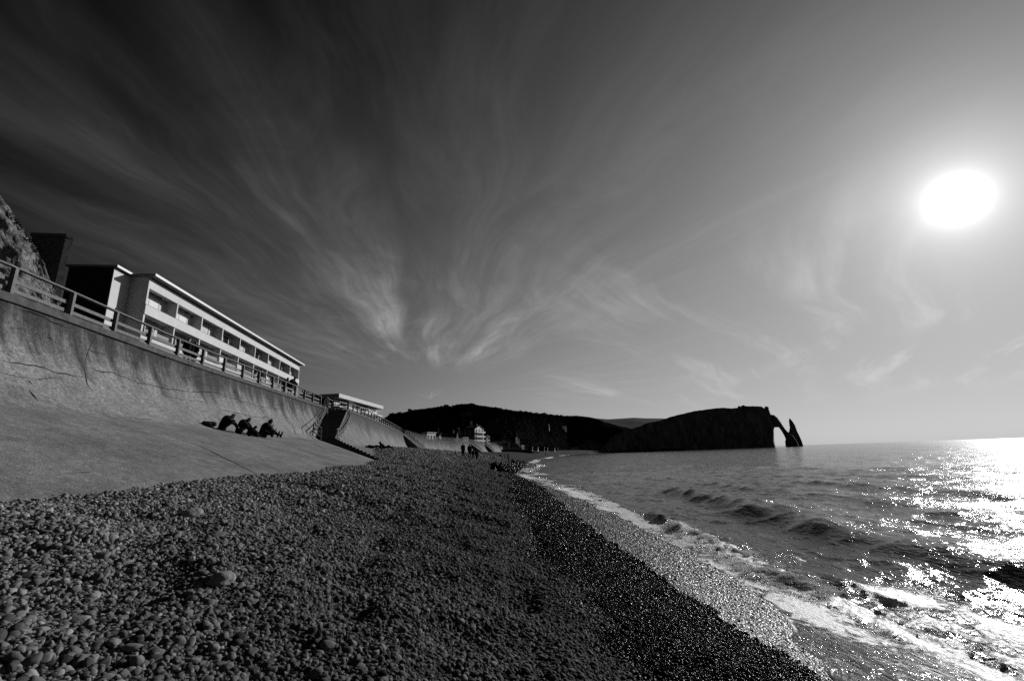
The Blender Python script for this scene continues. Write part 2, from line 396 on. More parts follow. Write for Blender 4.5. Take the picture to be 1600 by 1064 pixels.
ey = edge_x(np.clip(SY, -30, 960))
c1 = 5.18+0.16*fbm(SY*0.5, SY*0, 70, 2); w1 = sst(SY, 1.0, 4.0)*(1-sst(SY, 17.5, 22))
amp1 = (0.15+0.08*sst(SY, 13, 17))*(0.45+0.55*sst(SY, 7.5, 10))*(0.72+0.7*fbm(SY*0.55, SY*0+5, 71, 3))*(1-0.35*(1-sst(SY, 6, 9)))
d1 = SX-c1
bore = np.where(d1 < 0, np.exp(-(d1/(0.46-0.2*sst(SY, 13, 17)))**2), np.exp(-(d1/0.85)**2))*w1
z = 0.10+amp1*bore
for (cx, am, sf, sb, ym, sd) in ((9.0, 0.36, 0.75, 1.9, 40, 72), (14.5, 0.22, 1.0, 2.4, 60, 73), (21, 0.17, 1.4, 3, 80, 74), (30, 0.14, 2, 4, 120, 75)):
    cc = cx+0.9*fbm(SY*0.09, SY*0, sd, 2)+0.35*fbm(SY*0.5, SX*0.2, sd+9, 2); dd = SX-cc
    z = z+am*(0.7+0.6*fbm(SY*0.2, SX*0.1, sd+3, 2))*np.where(dd < 0, np.exp(-(dd/sf)**2), np.exp(-(dd/sb)**2))*(1-sst(SY, ym*0.6, ym))
off = sst(SX-ey, 2.0, 5.0)
z = z+off*(oct_(xw, SY, 9.0, 0.14, 80)+rid(xw, SY, 3.4, 0.10, 81, 0.45)+rid(xw, SY, 1.4, 0.085, 82, 0.55)+rid(SX, SY, 0.6, 0.032, 83, 0.6)+oct_(SX, SY, 0.25, 0.013, 84, 1, 0.7))
# tumbling white water on and in front of the bore, and the wash over the shingle
lump = bore*(0.07*fbm(SX*2.0, SY*1.2, 85, 3)+0.05*fbm(SX*7, SY*6, 86, 3))
near_w = (1-sst(SY, 8.3, 10.8))*sst(SX, 2.8, 3.4)*(1-sst(SX-0.15*SY, 5.4, 7.2))
z = z+lump+near_w*(0.085*rid0(SX*0.6+SY*0.10, SY*0.22, 87)+0.03*fbm(SX*3, SY*1.5, 88, 3)+0.02*fbm(SX*8, SY*6, 98, 2))
z = z+(1-off)*0.012*fbm(SX*3, SY*2, 89, 3)
se = sea_edge(SY); du = SX-se
gz = ground_base(SX, np.clip(SY, -30, 960))
z = np.where(du < 0, gz-0.12-0.3*np.clip(-du, 0, 2), np.where(du < 2.5, np.maximum(z, gz+0.006+0.035*np.clip(du, 0, 1)), z))
z = np.where((RR > 300) & (du > 2.5), 0.0, z)
# foam amount
lace = fbm(SX*1.6+2, SY*0.9, 95, 4)
fo = 1.15*np.where(d1 < 0.1, np.exp(-((d1-0.05)/0.42)**2), np.exp(-((d1-0.05)/0.20)**2))*w1*(1-sst(SY, 15, 19)*0.9)
fo = np.maximum(fo, (du > -0.05)*np.exp(-(du/(0.10+0.006*SY))**2)*(0.62+0.5*vn(SY*2.2, SX*0, 99)))
sheet = sst(du, -0.02, 0.05)*(1-sst(d1, -0.30, 0.05))*sst(SY, 3, 8)*(1-sst(SY, 34, 60))
fo = np.maximum(fo, sheet*(0.82+0.30*lace)*(1-0.35*sst(du, 1.2, 3)))
fo = np.maximum(fo, near_w*sst(du, -0.02, 0.1)*(0.72+0.44*fbm(SX*1.3+SY*0.35, SY*0.40, 96, 3)+0.28*fbm(SX*3.1+SY*0.9, SY*1.3, 104, 3)))
fo = np.maximum(fo, sst(SX, 5.2, 5.5)*(1-sst(SX, 6.6, 7.6))*(1-sst(SY, 11, 17))*(0.36+0.5*lace))
fo = np.maximum(fo, (du > 0)*(1-sst(du, 1.5, 5))*sst(SY, 28, 48)*(1-sst(SY, 150, 300))*(0.80+0.45*lace))
fo = np.maximum(fo, (du > 0)*(1-sst(du, 2, 5))*sst(SY, 150, 300)*(0.4+1.2*vn(SY*0.02, SY*0, 97)))
M_SEA, N, b = mat('sea_water', 0.03, 0.07, 0.5)
b.inputs['IOR'].default_value = 1.333
P = N.pos()
foam_a = N.attr('foam')
pf = N.vm('MULTIPLY', P, (1.0, 0.75, 1.0))
fn = N.noise(pf, 3.2, 8, 0.68, 0.8)
cells = N.voro(N.vm('ADD', pf, N.vm('MULTIPLY', N.comb(fn, fn, fn), (0.35, 0.35, 0))), 5.5, 'DISTANCE_TO_EDGE')
fmix = N.m('ADD', foam_a, N.m('ADD', N.m('MULTIPLY', N.m('SUBTRACT', fn, 0.5), 1.05), N.m('MULTIPLY', N.ss(cells, 0.0, 0.16), -0.12)))
ff = N.ss(fmix, 0.50, 0.74)
cd = N.node('ShaderNodeCameraData').outputs['View Distance']
pr = N.vm('MULTIPLY', P, (1.0, 0.5, 1.0))
h1 = N.m('MULTIPLY', N.noise(pr, 9.0, 4, 0.6), 0.08); h2 = N.m('MULTIPLY', N.noise(pr, 2.2, 5, 0.6), 0.34)
h3 = N.m('MULTIPLY', N.noise(pr, 0.40, 7, 0.6), 1.25)
hsum = N.m('ADD', N.m('ADD', h1, h2), h3)
hsum = N.m('MULTIPLY', hsum, N.m('SUBTRACT', 1.0, N.m('MULTIPLY', ff, 0.6)))
foamh = N.m('MULTIPLY', N.noise(pf, 14.0, 5, 0.7), N.m('MULTIPLY', ff, 0.13))
N.l.new(N.bump(N.m('ADD', hsum, foamh), 0.9, 0.30), b.inputs['Normal'])
setv(N, b, N.m('ADD', 0.048, N.m('MULTIPLY', ff, 0.88)))
N.put(b.inputs['Roughness'], N.lin(ff, 0, 1, 0.125, 0.42))
tr_ = N.node('ShaderNodeBsdfTranslucent'); tr_.inputs[0].default_value = (0.85, 0.85, 0.85, 1)
mx_ = N.node('ShaderNodeMixShader'); N.l.new(N.m('MULTIPLY', ff, 0.2), mx_.inputs[0]); N.l.new(b.outputs[0], mx_.inputs[1]); N.l.new(tr_.outputs[0], mx_.inputs[2])
N.l.new(mx_.outputs[0], [n_ for n_ in N.n if n_.type == 'OUTPUT_MATERIAL'][0].inputs[0])
sea = mesh_obj('sea', np.stack([SX, SY, z], -1).reshape(-1, 3), grid_faces(*SX.shape), M_SEA, True, attrs={'foam': fo})
# froth: loose flecks of foam thrown up along the broken crest
kf = 90000
fy = rng.uniform(8.3, 16.5, kf); cxl = 5.18+0.16*fbm(fy*0.5, fy*0, 70, 2)
fx = cxl-0.06+rng.normal(0, 0.17, kf)*np.where(rng.random(kf) < 0.75, 1, 2.0)
ampf = (0.15+0.08*sst(fy, 13, 17))*(0.45+0.55*sst(fy, 7.5, 10))*(0.72+0.7*fbm(fy*0.55, fy*0+5, 71, 3)); df = fx-cxl
hf = 0.10+ampf*np.where(df < 0, np.exp(-(df/(0.46-0.2*sst(fy, 13, 17)))**2), np.exp(-(df/0.85)**2))
kk = (fbm(fy*0.9, fx*2.4, 101, 4) > -0.16+0.25*rng.random(kf)) & (fy < 16.5-2.5*rng.random(kf)) & (fy > 8.3+2*rng.random(kf)**2); ft = np.maximum(0, fbm(fy*1.6, fy*0, 102, 3))
fz = hf+(0.012+0.16*ft)*rng.random(kf)**2.0+0.03*fbm(fx*5, fy*5, 103, 2)
frs = rng.uniform(0.003, 0.010, kf)*(1+0.7*ft)
fx, fy, fz, frs = fx[kk], fy[kk], fz[kk], frs[kk]
me = bpy.data.meshes.new('foam'); me.vertices.add(len(fx)); me.vertices.foreach_set('co', np.stack([fx, fy, fz], -1).astype(np.float32).ravel())
a = me.attributes.new('psc', 'FLOAT', 'POINT'); a.data.foreach_set('value', frs.astype(np.float32))
froth = bpy.data.objects.new('foam', me); C.objects.link(froth); tag(froth, 'white froth thrown up along the breaking wave', 'foam', kind='stuff')
M_FROTH, N2, b2 = mat('froth', 0.85, 0.8, 0.2)
t2 = N2.node('ShaderNodeBsdfTranslucent'); t2.inputs[0].default_value = (.9, .9, .9, 1); x2 = N2.node('ShaderNodeMixShader'); x2.inputs[0].default_value = 0.5
N2.l.new(b2.outputs[0], x2.inputs[1]); N2.l.new(t2.outputs[0], x2.inputs[2]); N2.l.new(x2.outputs[0], [n_ for n_ in N2.n if n_.type == 'OUTPUT_MATERIAL'][0].inputs[0])
g = bpy.data.node_groups.new('froth_scatter', 'GeometryNodeTree')
g.interface.new_socket('Geometry', in_out='INPUT', socket_type='NodeSocketGeometry'); g.interface.new_socket('Geometry', in_out='OUTPUT', socket_type='NodeSocketGeometry')
G = NT(g); gi = G.node('NodeGroupInput'); go = G.node('NodeGroupOutput'); ico = G.node('GeometryNodeMeshIcoSphere'); ico.inputs['Radius'].default_value = 1; ico.inputs['Subdivisions'].default_value = 1
smt = G.node('GeometryNodeSetMaterial'); smt.inputs['Material'].default_value = M_FROTH; G.l.new(ico.outputs[0], smt.inputs[0])
m2p = G.node('GeometryNodeMeshToPoints'); G.l.new(gi.outputs[0], m2p.inputs[0]); iop = G.node('GeometryNodeInstanceOnPoints')
G.l.new(m2p.outputs[0], iop.inputs['Points']); G.l.new(smt.outputs[0], iop.inputs['Instance'])
na_ = G.node('GeometryNodeInputNamedAttribute', data_type='FLOAT'); na_.inputs['Name'].default_value = 'psc'; G.l.new(na_.outputs[0], iop.inputs['Scale']); G.l.new(iop.outputs[0], go.inputs[0])
froth.modifiers.new('scatter', 'NODES').node_group = g
tag(sea, 'rippled sea with a small wave breaking along the shingle', 'sea', kind='structure')

# ------------------------------------------------------------------ mesh builder for hard things
class MB:
    def __init__(s): s.v = []; s.f = []
    def quadbox(s, pts):                      # 8 points: bottom ring 4, top ring 4
        n = len(s.v); s.v += [tuple(p) for p in pts]
        s.f += [(n+3, n+2, n+1, n), (n+4, n+5, n+6, n+7)]+[(n+i, n+(i+1) % 4, n+4+(i+1) % 4, n+4+i) for i in range(4)]
    def box(s, x0, x1, y0, y1, z0, z1): s.quadbox([(x0, y0, z0), (x1, y0, z0), (x1, y1, z0), (x0, y1, z0), (x0, y0, z1), (x1, y0, z1), (x1, y1, z1), (x0, y1, z1)])
    def beam(s, a, b, w, h, up=(0, 0, 1)):    # rectangular bar from a to b, centred
        a, b = Vector(a), Vector(b); d = (b-a).normalized(); u = Vector(up); sd = d.cross(u)
        if sd.length < 1e-4: sd = Vector((1, 0, 0))
        sd.normalize(); u = sd.cross(d)
        o = [(-w/2, -h/2), (w/2, -h/2), (w/2, h/2), (-w/2, h/2)]
        s.quadbox([a+sd*i+u*j for i, j in o]+[b+sd*i+u*j for i, j in o])
    def tube(s, a, b, r0, r1, k=8):
        a, b = Vector(a), Vector(b); d = (b-a).normalized(); e = d.orthogonal().normalized(); f = d.cross(e); n = len(s.v)
        for p, r in ((a, r0), (b, r1)):
            for i in range(k):
                t = 2*math.pi*i/k; s.v.append(tuple(p+e*math.cos(t)*r+f*math.sin(t)*r))
        for i in range(k): s.f.append((n+i, n+(i+1) % k, n+k+(i+1) % k, n+k+i))
        s.f += [tuple(n+i for i in reversed(range(k))), tuple(n+k+i for i in range(k))]
    def prism(s, poly, axis0, axis1):         # poly: list of 3D points, extruded by vector
        n = len(s.v); k = len(poly); s.v += [tuple(Vector(p)+Vector(axis0)) for p in poly]+[tuple(Vector(p)+Vector(axis1)) for p in poly]
        s.f += [tuple(n+i for i in range(k)), tuple(n+k+i for i in reversed(range(k)))]
        s.f += [(n+i, n+k+i, n+k+(i+1) % k, n+(i+1) % k) for i in range(k)]
    def build(s, name, m, parent=None, smooth=False, loc=None):
        me = bpy.data.meshes.new(name); me.from_pydata(s.v, [], s.f); me.update()
        bm = bmesh.new(); bm.from_mesh(me); bmesh.ops.recalc_face_normals(bm, faces=bm.faces); bm.to_mesh(me); bm.free()
        me.materials.append(m)
        if smooth: me.polygons.foreach_set('use_smooth', [True]*len(me.polygons))
        o = bpy.data.objects.new(name, me); C.objects.link(o)
        if parent: o.parent = parent
        if loc: o.location = loc
        return o
def empty(name, loc=(0, 0, 0), rz=0.0, **kw):
    o = bpy.data.objects.new(name, None); C.objects.link(o); o.location = loc; o.rotation_euler = (0, 0, rz); o.empty_display_size = 0.3
    return tag(o, **kw)
def copy_tree(o, parent=None):
    c = o.copy(); C.objects.link(c); c.parent = parent
    for ch in list(o.children): copy_tree(ch, c)
    return c

# ------------------------------------------------------------------ sea wall
TOP = 8.4
PATH_A = [(-15.9, -10), (-16.3, 2), (-16.93, 14.12), (-17.76, 20.26), (-18.54, 25.68), (-19.72, 38.42), (-20.97, 50.96), (-21.4, 58)]
PATH_B = [(-18.3, 36), (-19.0, 46), (-19.75, 54.4), (-22.77, 80.25), (-27.0, 111.9)]
PATH_C = [(-27.5, 116), (-28.6, 135), (-28.5, 153), (-26, 170), (-21.5, 184), (-16.5, 225), (-10.4, 297), (-9, 330)]
def resample(path, step):
    P = [Vector((x, y, 0)) for x, y in path]; out = []
    n = 60; dense = []
    for i in range(len(P)-1):
        p0 = P[i-1] if i else P[i]*2-P[i+1]; p1, p2 = P[i], P[i+1]; p3 = P[i+2] if i+2 < len(P) else P[i+1]*2-P[i]
        for j in range(n):
            t = j/n; m1, m2 = (p2-p0)/2*1.0, (p3-p1)/2
            L = (p2-p1).length; m1 = m1.normalized()*L; m2 = m2.normalized()*L
            dense.append(p1*(2*t**3-3*t*t+1)+m1*(t**3-2*t*t+t)+p2*(-2*t**3+3*t*t)+m2*(t**3-t*t))
    dense.append(P[-1])
    d = np.array([(p.x, p.y) for p in dense]); s = np.concatenate([[0], np.cumsum(np.hypot(*np.diff(d, axis=0).T))])
    k = max(2, int(s[-1]/step)+1); q = np.linspace(0, s[-1], k)
    x, y = np.interp(q, s, d[:, 0]), np.interp(q, s, d[:, 1])
    tx, ty = np.gradient(x), np.gradient(y); L = np.hypot(tx, ty); tx /= L; ty /= L
    return x, y, ty, -tx, q                    # normal points seaward (+x)
def wall_profile(y, T, zb, q):                 # q 0..1 concave face, 1..2 apron
    q = np.asarray(q, float); c = np.clip(q, 0, 1)
    t = T*c**1.75; z_ = zb+(TOP-zb)*(1-c)**1.3
    sl = np.interp(y, [8, 14, 25, 40], [0.385, 0.345, 0.30, 0.28]); e = np.clip(q-1, 0, 1)*13
    # small round-over where the face runs into the apron
    return t+e, z_-sl*np.maximum(e-0.0, 0)
def wall_surface(path, T, zb, step):
    x, y, nx, ny, s = resample(path, step)
    q = np.concatenate([np.linspace(0, 1, 30), 1+np.linspace(0, 1, 26)[1:]])
    V = np.zeros((len(x), len(q), 3)); UV = np.zeros((len(x), len(q), 2))
    for i in range(len(x)):
        t, zz = wall_profile(y[i], T, zb, q)
        V[i, :, 0] = x[i]+nx[i]*t; V[i, :, 1] = y[i]+ny[i]*t; V[i, :, 2] = zz
        UV[i, :, 0] = s[i]; UV[i, :, 1] = np.concatenate([[0], np.cumsum(np.hypot(np.diff(t), np.diff(zz)))])
    return V, UV, (x, y, nx, ny, s)

def concrete(name, cracks, base=0.20, bend=5.5, darktop=1.0, soft=0.0):
    m, N, b = mat(name, base, 0.9, 0.2)
    uv = N.node('ShaderNodeUVMap').outputs[0]; su, sv = N.sep(uv)[0], N.sep(uv)[1]
    p = N.pos()
    big_ = N.noise(p, 0.55, 5, 0.6); mid = N.noise(p, 3.0, 5, 0.65)
    grit = N.m('ADD', N.m('MULTIPLY', N.noise(p, 26.0, 3, 0.7), 0.45), N.m('MULTIPLY', N.noise(N.vm('ADD', p, (3., 1., 7.)), 8.0, 4, 0.75), 0.55)); peb_ = N.voro(p, 30.0); pc = N.sep(N.voro(p, 30.0, out='Color'))[0]
    tone = N.m('MULTIPLY', base, N.lin(big_, 0.3, 0.7, 0.68, 1.22))
    tone = N.m('MULTIPLY', tone, N.lin(mid, 0.3, 0.7, 0.76, 1.20))
    above = N.ss(N.m('ADD', sv, N.m('MULTIPLY', N.noise(p, 1.4, 4), 0.7)), bend+0.30, bend+0.40)   # 0 on the face, 1 on the apron
    sp = N.lin(grit, 0.38, 0.63, 0.50-0.12*soft, 1.50+0.25*soft)
    tone = N.m('MULTIPLY', tone, N.m('ADD', N.m('MULTIPLY', sp, N.m('SUBTRACT', 1.0, N.m('MULTIPLY', above, 0.6))), N.m('MULTIPLY', above, 0.6)))
    tone = N.m('MULTIPLY', tone, N.m('SUBTRACT', 1.0, N.m('MULTIPLY', above, 0.14)))
    tone = N.m('MULTIPLY', tone, N.lin(pc, 0.75, 1.0, 1.0, 1.35+0.4*soft))
    # run-off stains down from the coping, irregular lengths
    stv = N.comb(N.m('MULTIPLY', su, 1.3-soft*0.75), N.m('MULTIPLY', sv, 0.16+soft*0.3)); stn = N.noise(stv, 1.0, 6, 0.62)
    fine = N.noise(N.comb(N.m('MULTIPLY', su, 6.0), N.m('MULTIPLY', sv, 0.3)), 1.0, 4, 0.6)
    ln = N.m('ADD', N.lin(stn, 0.3, 0.7, 0.5, 3.9-soft*1.6), N.lin(fine, 0.3, 0.7, -0.6+soft*0.5, 0.6-soft*0.5))
    stain = N.m('MULTIPLY', N.ss(N.m('SUBTRACT', ln, sv), -0.9, 1.6), 0.66*darktop)
    tone = N.m('MULTIPLY', tone, N.m('SUBTRACT', 1.0, stain))
    # pale lime runs
    lime = N.m('MULTIPLY', N.ss(N.noise(N.comb(N.m('MULTIPLY', su, 2.7), N.m('MULTIPLY', sv, 0.22), 5.0), 1.0, 5, 0.6), 0.60, 0.72), 0.6-0.3*soft)
    tone = N.m('MULTIPLY', tone, N.m('ADD', 1.0, lime))
    # cracks and casting joints
    wn = N.node('ShaderNodeTexNoise'); N.l.new(p, wn.inputs['Vector']); wn.inputs['Scale'].default_value = 2.6; wn.inputs['Detail'].default_value = 6
    wo = N.vm('MULTIPLY', N.vm('SUBTRACT', wn.outputs['Color'], (0.5, 0.5, 0.5)), (0.20, 0.20, 0.0))
    q = N.comb(N.m('ADD', su, N.sep(wo)[0]), N.m('ADD', sv, N.sep(wo)[1]))
    dist = None
    for (pts_, wdt) in cracks:
        for (a, c) in zip(pts_[:-1], pts_[1:]):
            ax, ay = a; bx, by = c; L2 = (bx-ax)**2+(by-ay)**2+1e-9
            pa = N.vm('SUBTRACT', q, (ax, ay, 0))
            t = N.m('MULTIPLY', N.vm('DOT_PRODUCT', pa, (bx-ax, by-ay, 0), out='Value'), 1/L2, clamp=True)
            sc = N.node('ShaderNodeVectorMath', operation='SCALE'); sc.inputs[0].default_value = (bx-ax, by-ay, 0); N.l.new(t, sc.inputs['Scale'])
            d = N.m('DIVIDE', N.vm('LENGTH', N.vm('SUBTRACT', pa, sc.outputs[0]), out='Value'), wdt)
            dist = d if dist is None else N.m('MINIMUM', dist, d)
    jm = N.m('ABSOLUTE', N.m('SUBTRACT', N.m('FRACT', N.m('DIVIDE', N.sep(q)[0], 9.7)), 0.5))
    dj = N.m('MULTIPLY', jm, 9.7/0.03)
    hz_ = N.m('MULTIPLY', N.m('ABSOLUTE', N.m('SUBTRACT', N.m('FRACT', N.m('DIVIDE', N.m('ADD', N.sep(q)[1], 0.4), 3.1)), 0.5)), 3.1/0.022)
    gate = N.ss(N.noise(p, 0.8, 3), 0.50, 0.60, 3.0, 0.0)
    allj = N.m('MINIMUM', N.m('ADD', dj, gate), N.m('ADD', hz_, N.m('ADD', gate, 0.4)))
    dist = allj if dist is None else N.m('MINIMUM', dist, allj)
    ck = N.ss(N.m('MULTIPLY', dist, N.lin(mid, 0.3, 0.7, 0.7, 1.7)), 1.4, 0.5)
    tone = N.m('MULTIPLY', tone, N.m('SUBTRACT', 1.0, N.m('MULTIPLY', ck, 0.85)))
    # pock-marks
    pk = N.ss(N.voro(N.vm('ADD', p, wo), 1.7), 0.085, 0.03); tone = N.m('MULTIPLY', tone, N.m('SUBTRACT', 1.0, N.m('MULTIPLY', pk, N.m('MULTIPLY', 0.55, N.ss(mid, 0.5, 0.6)))))
    setv(N, b, N.m('MAXIMUM', tone, 0.006))
    hh = N.m('ADD', N.m('MULTIPLY', grit, 0.010), N.m('ADD', N.m('MULTIPLY', mid, 0.035), N.m('MULTIPLY', ck, -0.03)))
    hh = N.m('ADD', hh, N.m('MULTIPLY', peb_, -0.008))
    N.l.new(N.bump(hh, 0.9, 1.0), b.inputs['Normal'])
    return m
CRACKS_A = []  # filled below from measured runs in wall metres
CRACKS_A = [([(23.72, 2.64), (24.82, 2.6), (25.63, 2.69), (26.93, 2.64)], 0.035), ([(27.33, 2.01), (27.03, 2.57), (26.83, 3.09), (26.83, 3.51)], 0.045), ([(28.43, 0.41), (27.83, 1.27), (27.33, 2.01)], 0.02), ([(27.33, 2.05), (28.83, 2.05), (30.43, 2.18), (32.13, 2.2), (34.53, 2.01), (37.44, 1.6), (43.24, 1.8), (47.95, 1.65)], 0.025), ([(24.72, 0.4), (26.23, 0.43), (27.03, 0.45)], 0.035), ([(28.33, 0.3), (30.33, 0.25), (32.83, 0.32), (37.14, 0.2)], 0.04), ([(48.85, 0.68), (47.75, 1.96), (47.65, 2.6), (48.05, 3.28), (44.54, 6.07)], 0.05), ([(25.43, 8.38), (24.72, 9.78), (24.12, 11.03), (23.82, 11.83)], 0.05), ([(43.14, 7.15), (41.14, 8.53)], 0.06), ([(35.44, 8.84), (34.03, 10.47), (33.83, 11.56)], 0.05), ([(23.92, 3.98), (23.72, 4.62)], 0.09), ([(37.44, 2.89), (41.94, 3.01), (45.55, 2.69)], 0.03)]
M_WALL_A = concrete('weathered_concrete', [], base=0.162, darktop=1.2, soft=0.42)
M_WALL_B = concrete('streaked_concrete', [], base=0.15, bend=5.4, darktop=1.05)
M_COPE = noisy('coping_concrete', 0.03, 0.085, 3.0, bump=0.5, bd=0.02)
M_STEP = noisy('step_concrete', 0.05, 0.10, 6.0, bump=0.4, bd=0.01)

def sweep_wall(name, path, T, zb, step, m, parent, cutter=None):
    V, UV, (x, y, nx, ny, s) = wall_surface(path, T, zb, step)
    nr, nq = V.shape[:2]
    prof_extra = [(15.0+T, -2.0), (-1.3, -2.0), (-1.3, TOP-0.02)]
    full = np.zeros((nr, nq+3, 3)); full[:, :nq] = V
    for j, (t, zz) in enumerate(prof_extra):
        full[:, nq+j, 0] = x+nx*t; full[:, nq+j, 1] = y+ny*t; full[:, nq+j, 2] = zz
    full[:, 0, 2] -= 0.02
    uvf = np.zeros((nr, nq+3, 2)); uvf[:, :nq] = UV; uvf[:, nq:, 0] = s[:, None]; uvf[:, nq:, 1] = np.array([30, 35, -0.5])
    k = nq+3; bm = bmesh.new(); uvl = bm.loops.layers.uv.new('UVMap')
    vs = [[bm.verts.new(full[i, j]) for j in range(k)] for i in range(nr)]
    for i in range(nr-1):
        for j in range(k):
            j2 = (j+1) % k
            f = bm.faces.new((vs[i][j], vs[i][j2], vs[i+1][j2], vs[i+1][j])); f.smooth = j < nq-1
            for lp, (a, c) in zip(f.loops, ((i, j), (i, j2), (i+1, j2), (i+1, j))): lp[uvl].uv = uvf[a, c]
    for i in (0, nr-1):
        f = bm.faces.new(vs[i])
        for lp in f.loops: lp[uvl].uv = (lp.vert.co.y, TOP-lp.vert.co.z)
    bmesh.ops.recalc_face_normals(bm, faces=bm.faces)
    me_ = bpy.data.meshes.new(name); bm.to_mesh(me_); bm.free(); me_.materials.append(m)
    o = bpy.data.objects.new(name, me_); C.objects.link(o); o.parent = parent
    if cutter: o = boolean(o, cutter)
    return o, (x, y, nx, ny, s)
def boolean(o, cutter):
    md = o.modifiers.new('b', 'BOOLEAN'); md.operation = 'DIFFERENCE'; md.object = cutter; md.solver = 'EXACT'
    bpy.context.view_layer.update(); dg = bpy.context.evaluated_depsgraph_get()
    me2 = bpy.data.meshes.new_from_object(o.evaluated_get(dg)); o.modifiers.clear(); old = o.data; o.data = me2; bpy.data.meshes.remove(old)
    return o
def cutter_prism(poly):
    q = MB(); q.prism([(x, y, 0) for x, y in poly], (0, 0, -5), (0, 0, 14)); return q.build('cutter', M_STEP)
def sweep_box(name, path_arrays, t0, t1, z0, z1, m, parent, cutter=None):
    x, y, nx, ny, s = path_arrays; k = len(x); v = []; f = []
    for i in range(k):
        for (t, zz) in ((t0, z0), (t1, z0), (t1, z1-0.03), (t1-0.05, z1), (t0, z1)): v.append((x[i]+nx[i]*t, y[i]+ny[i]*t, zz))
    for i in range(k-1):
        for j in range(5): f.append((i*5+j, i*5+(j+1) % 5, (i+1)*5+(j+1) % 5, (i+1)*5+j))
    f += [tuple(range(5)), tuple((k-1)*5+j for j in range(5))]
    q = MB(); q.v = v; q.f = f; o = q.build(name, m, parent)
    if cutter: o = boolean(o, cutter)
    return o

P1, P2, P3 = Vector((-20.97, 50.96)), Vector((-17.7, 40.8)), Vector((-9.5, 32.7))
Q1, Q2, Q3 = Vector((-19.75, 54.4)), Vector((-17.1, 43.9)), Vector((-9.4, 33.4))
pe = P1-(P2-P1)*1.5; p3e = P3+(P3-P2)*0.8
cutA = cutter_prism([tuple(pe), tuple(P1), tuple(P2), tuple(P3), tuple(p3e), (12, 25), (12, 72), (-40, 72)])
qe = Q1-(Q2-Q1)*1.8; q3e = Q3+(Q3-Q2)*0.8
cutB = cutter_prism([tuple(qe), tuple(Q1), tuple(Q2), tuple(Q3), tuple(q3e), (-6, 15), (-70, 15), (-70, 74)])
wallA = empty('sea_wall', (-17, 20, 0), label='long curved concrete sea wall nearest the camera, cracked and stained, with sloping apron', cat='sea wall', group='sea wall sections')
bpy.context.view_layer.update()
def reparent(o, p):
    o.parent = p; o.matrix_parent_inverse = Matrix.Translation(-Vector(p.location)); return o
oA, PA = sweep_wall('wall_face', PATH_A, 3.1, 4.3, 0.5, M_WALL_A, None, cutA); reparent(oA, wallA)
reparent(sweep_box('coping', PA, -1.25, 0.10, TOP-0.26, TOP+0.04, M_COPE, None, cutA), wallA)
wallB = empty('sea_wall', (-21, 75, 0), label='middle section of sea wall between the two stairways, streaked, sunbathers at its foot', cat='sea wall', group='sea wall sections')
oB, PB = sweep_wall('wall_face', PATH_B, 2.5, 4.0, 0.6, M_WALL_B, None, cutB); reparent(oB, wallB)
reparent(sweep_box('coping', PB, -1.25, 0.08, TOP-0.22, TOP+0.04, M_COPE, None, cutB), wallB)
wallC = empty('sea_wall', (-27, 150, 0), label='farthest section of sea wall curving towards the town', cat='sea wall', group='sea wall sections')
oC, PCc = sweep_wall('wall_face', PATH_C, 2.5, 4.0, 1.5, M_WALL_B, None); reparent(oC, wallC)
reparent(sweep_box('coping', PCc, -1.25, 0.08, TOP-0.22, TOP+0.04, M_COPE, None), wallC)
for c_ in (cutA, cutB): bpy.data.objects.remove(c_)

# promenade behind the wall
pa = [(x, y) for x, y in zip(PA[0], PA[1]) if y < 50]+[(-20.9, 53)]+[(x, y) for x, y in zip(PB[0], PB[1]) if y > 55]+list(zip(PCc[0], PCc[1]))
pv, pf_ = [], []
for i, (x, y) in enumerate(pa):
    for q in (-1.0, -8, -20, -60, -220): pv.append((x+q, y, TOP-0.01 if q > -60 else TOP-0.01))
prom = mesh_obj('promenade', pv, grid_faces(len(pa), 5), noisy('promenade_paving', 0.09, 0.15, 2.0, bump=0.2))
tag(prom, kind='structure')

# ------------------------------------------------------------------ railings
M_RAIL = noisy('weathered_rail', 0.085, 0.165, 7.0, rough=0.8, bump=0.35, bd=0.01, stretch=(1, 1, 3))
def railing(label, pts3, sp, name='railing', post=(0.12, 0.16), h=1.07, mids=(0.30, 0.64), slim=False, group='railings along the sea wall'):
    P = np.array(pts3, float); s = np.concatenate([[0], np.cumsum(np.linalg.norm(np.diff(P[:, :2], axis=0), axis=1))])
    k = max(1, int(round(s[-1]/sp))); q = np.linspace(0, s[-1], k+1)
    A = np.stack([np.interp(q, s, P[:, i]) for i in range(3)], -1)
    root = empty(name, tuple(A[0]), label=label, cat='railing', group=group); o0 = Vector(A[0])
    w = 0.6 if slim else 1.0
    for i in range(k+1):
        d = Vector(A[min(i+1, k)]-A[max(i-1, 0)]); d.z = 0; d.normalize(); a = Vector(A[i])-o0
        q_ = MB(); q_.beam(a-Vector((0, 0, 0.02)), a+Vector((0, 0, h-0.02)), post[0]*w, post[1]*w, up=(-d.y, d.x, 0)); q_.build('post', M_RAIL, root)
    rl = MB(); m1 = [MB() for _ in mids]
    for i in range(k):
        a, c = Vector(A[i])-o0, Vector(A[i+1])-o0; d = (c-a); hd = Vector((d.x, d.y, 0)).normalized(); n = Vector((-hd.y, hd.x, 0))*(0.11*w)   # landward
        e = d.normalized()*0.02 if k > 1 else Vector()
        up = Vector((0, 0, 1))
        rl.beam(a+up*(h+0.005), c+up*(h+0.005)-e*0, 0.16*w, 0.055*w)
        for mm, zz in zip(m1, mids): mm.beam(a+n+up*zz+e, c+n+up*zz-e, 0.05*w, 0.135*w)
    rl.build('top_rail', M_RAIL, root)
    for mm in m1: mm.build('mid_rail', M_RAIL, root)
    return root
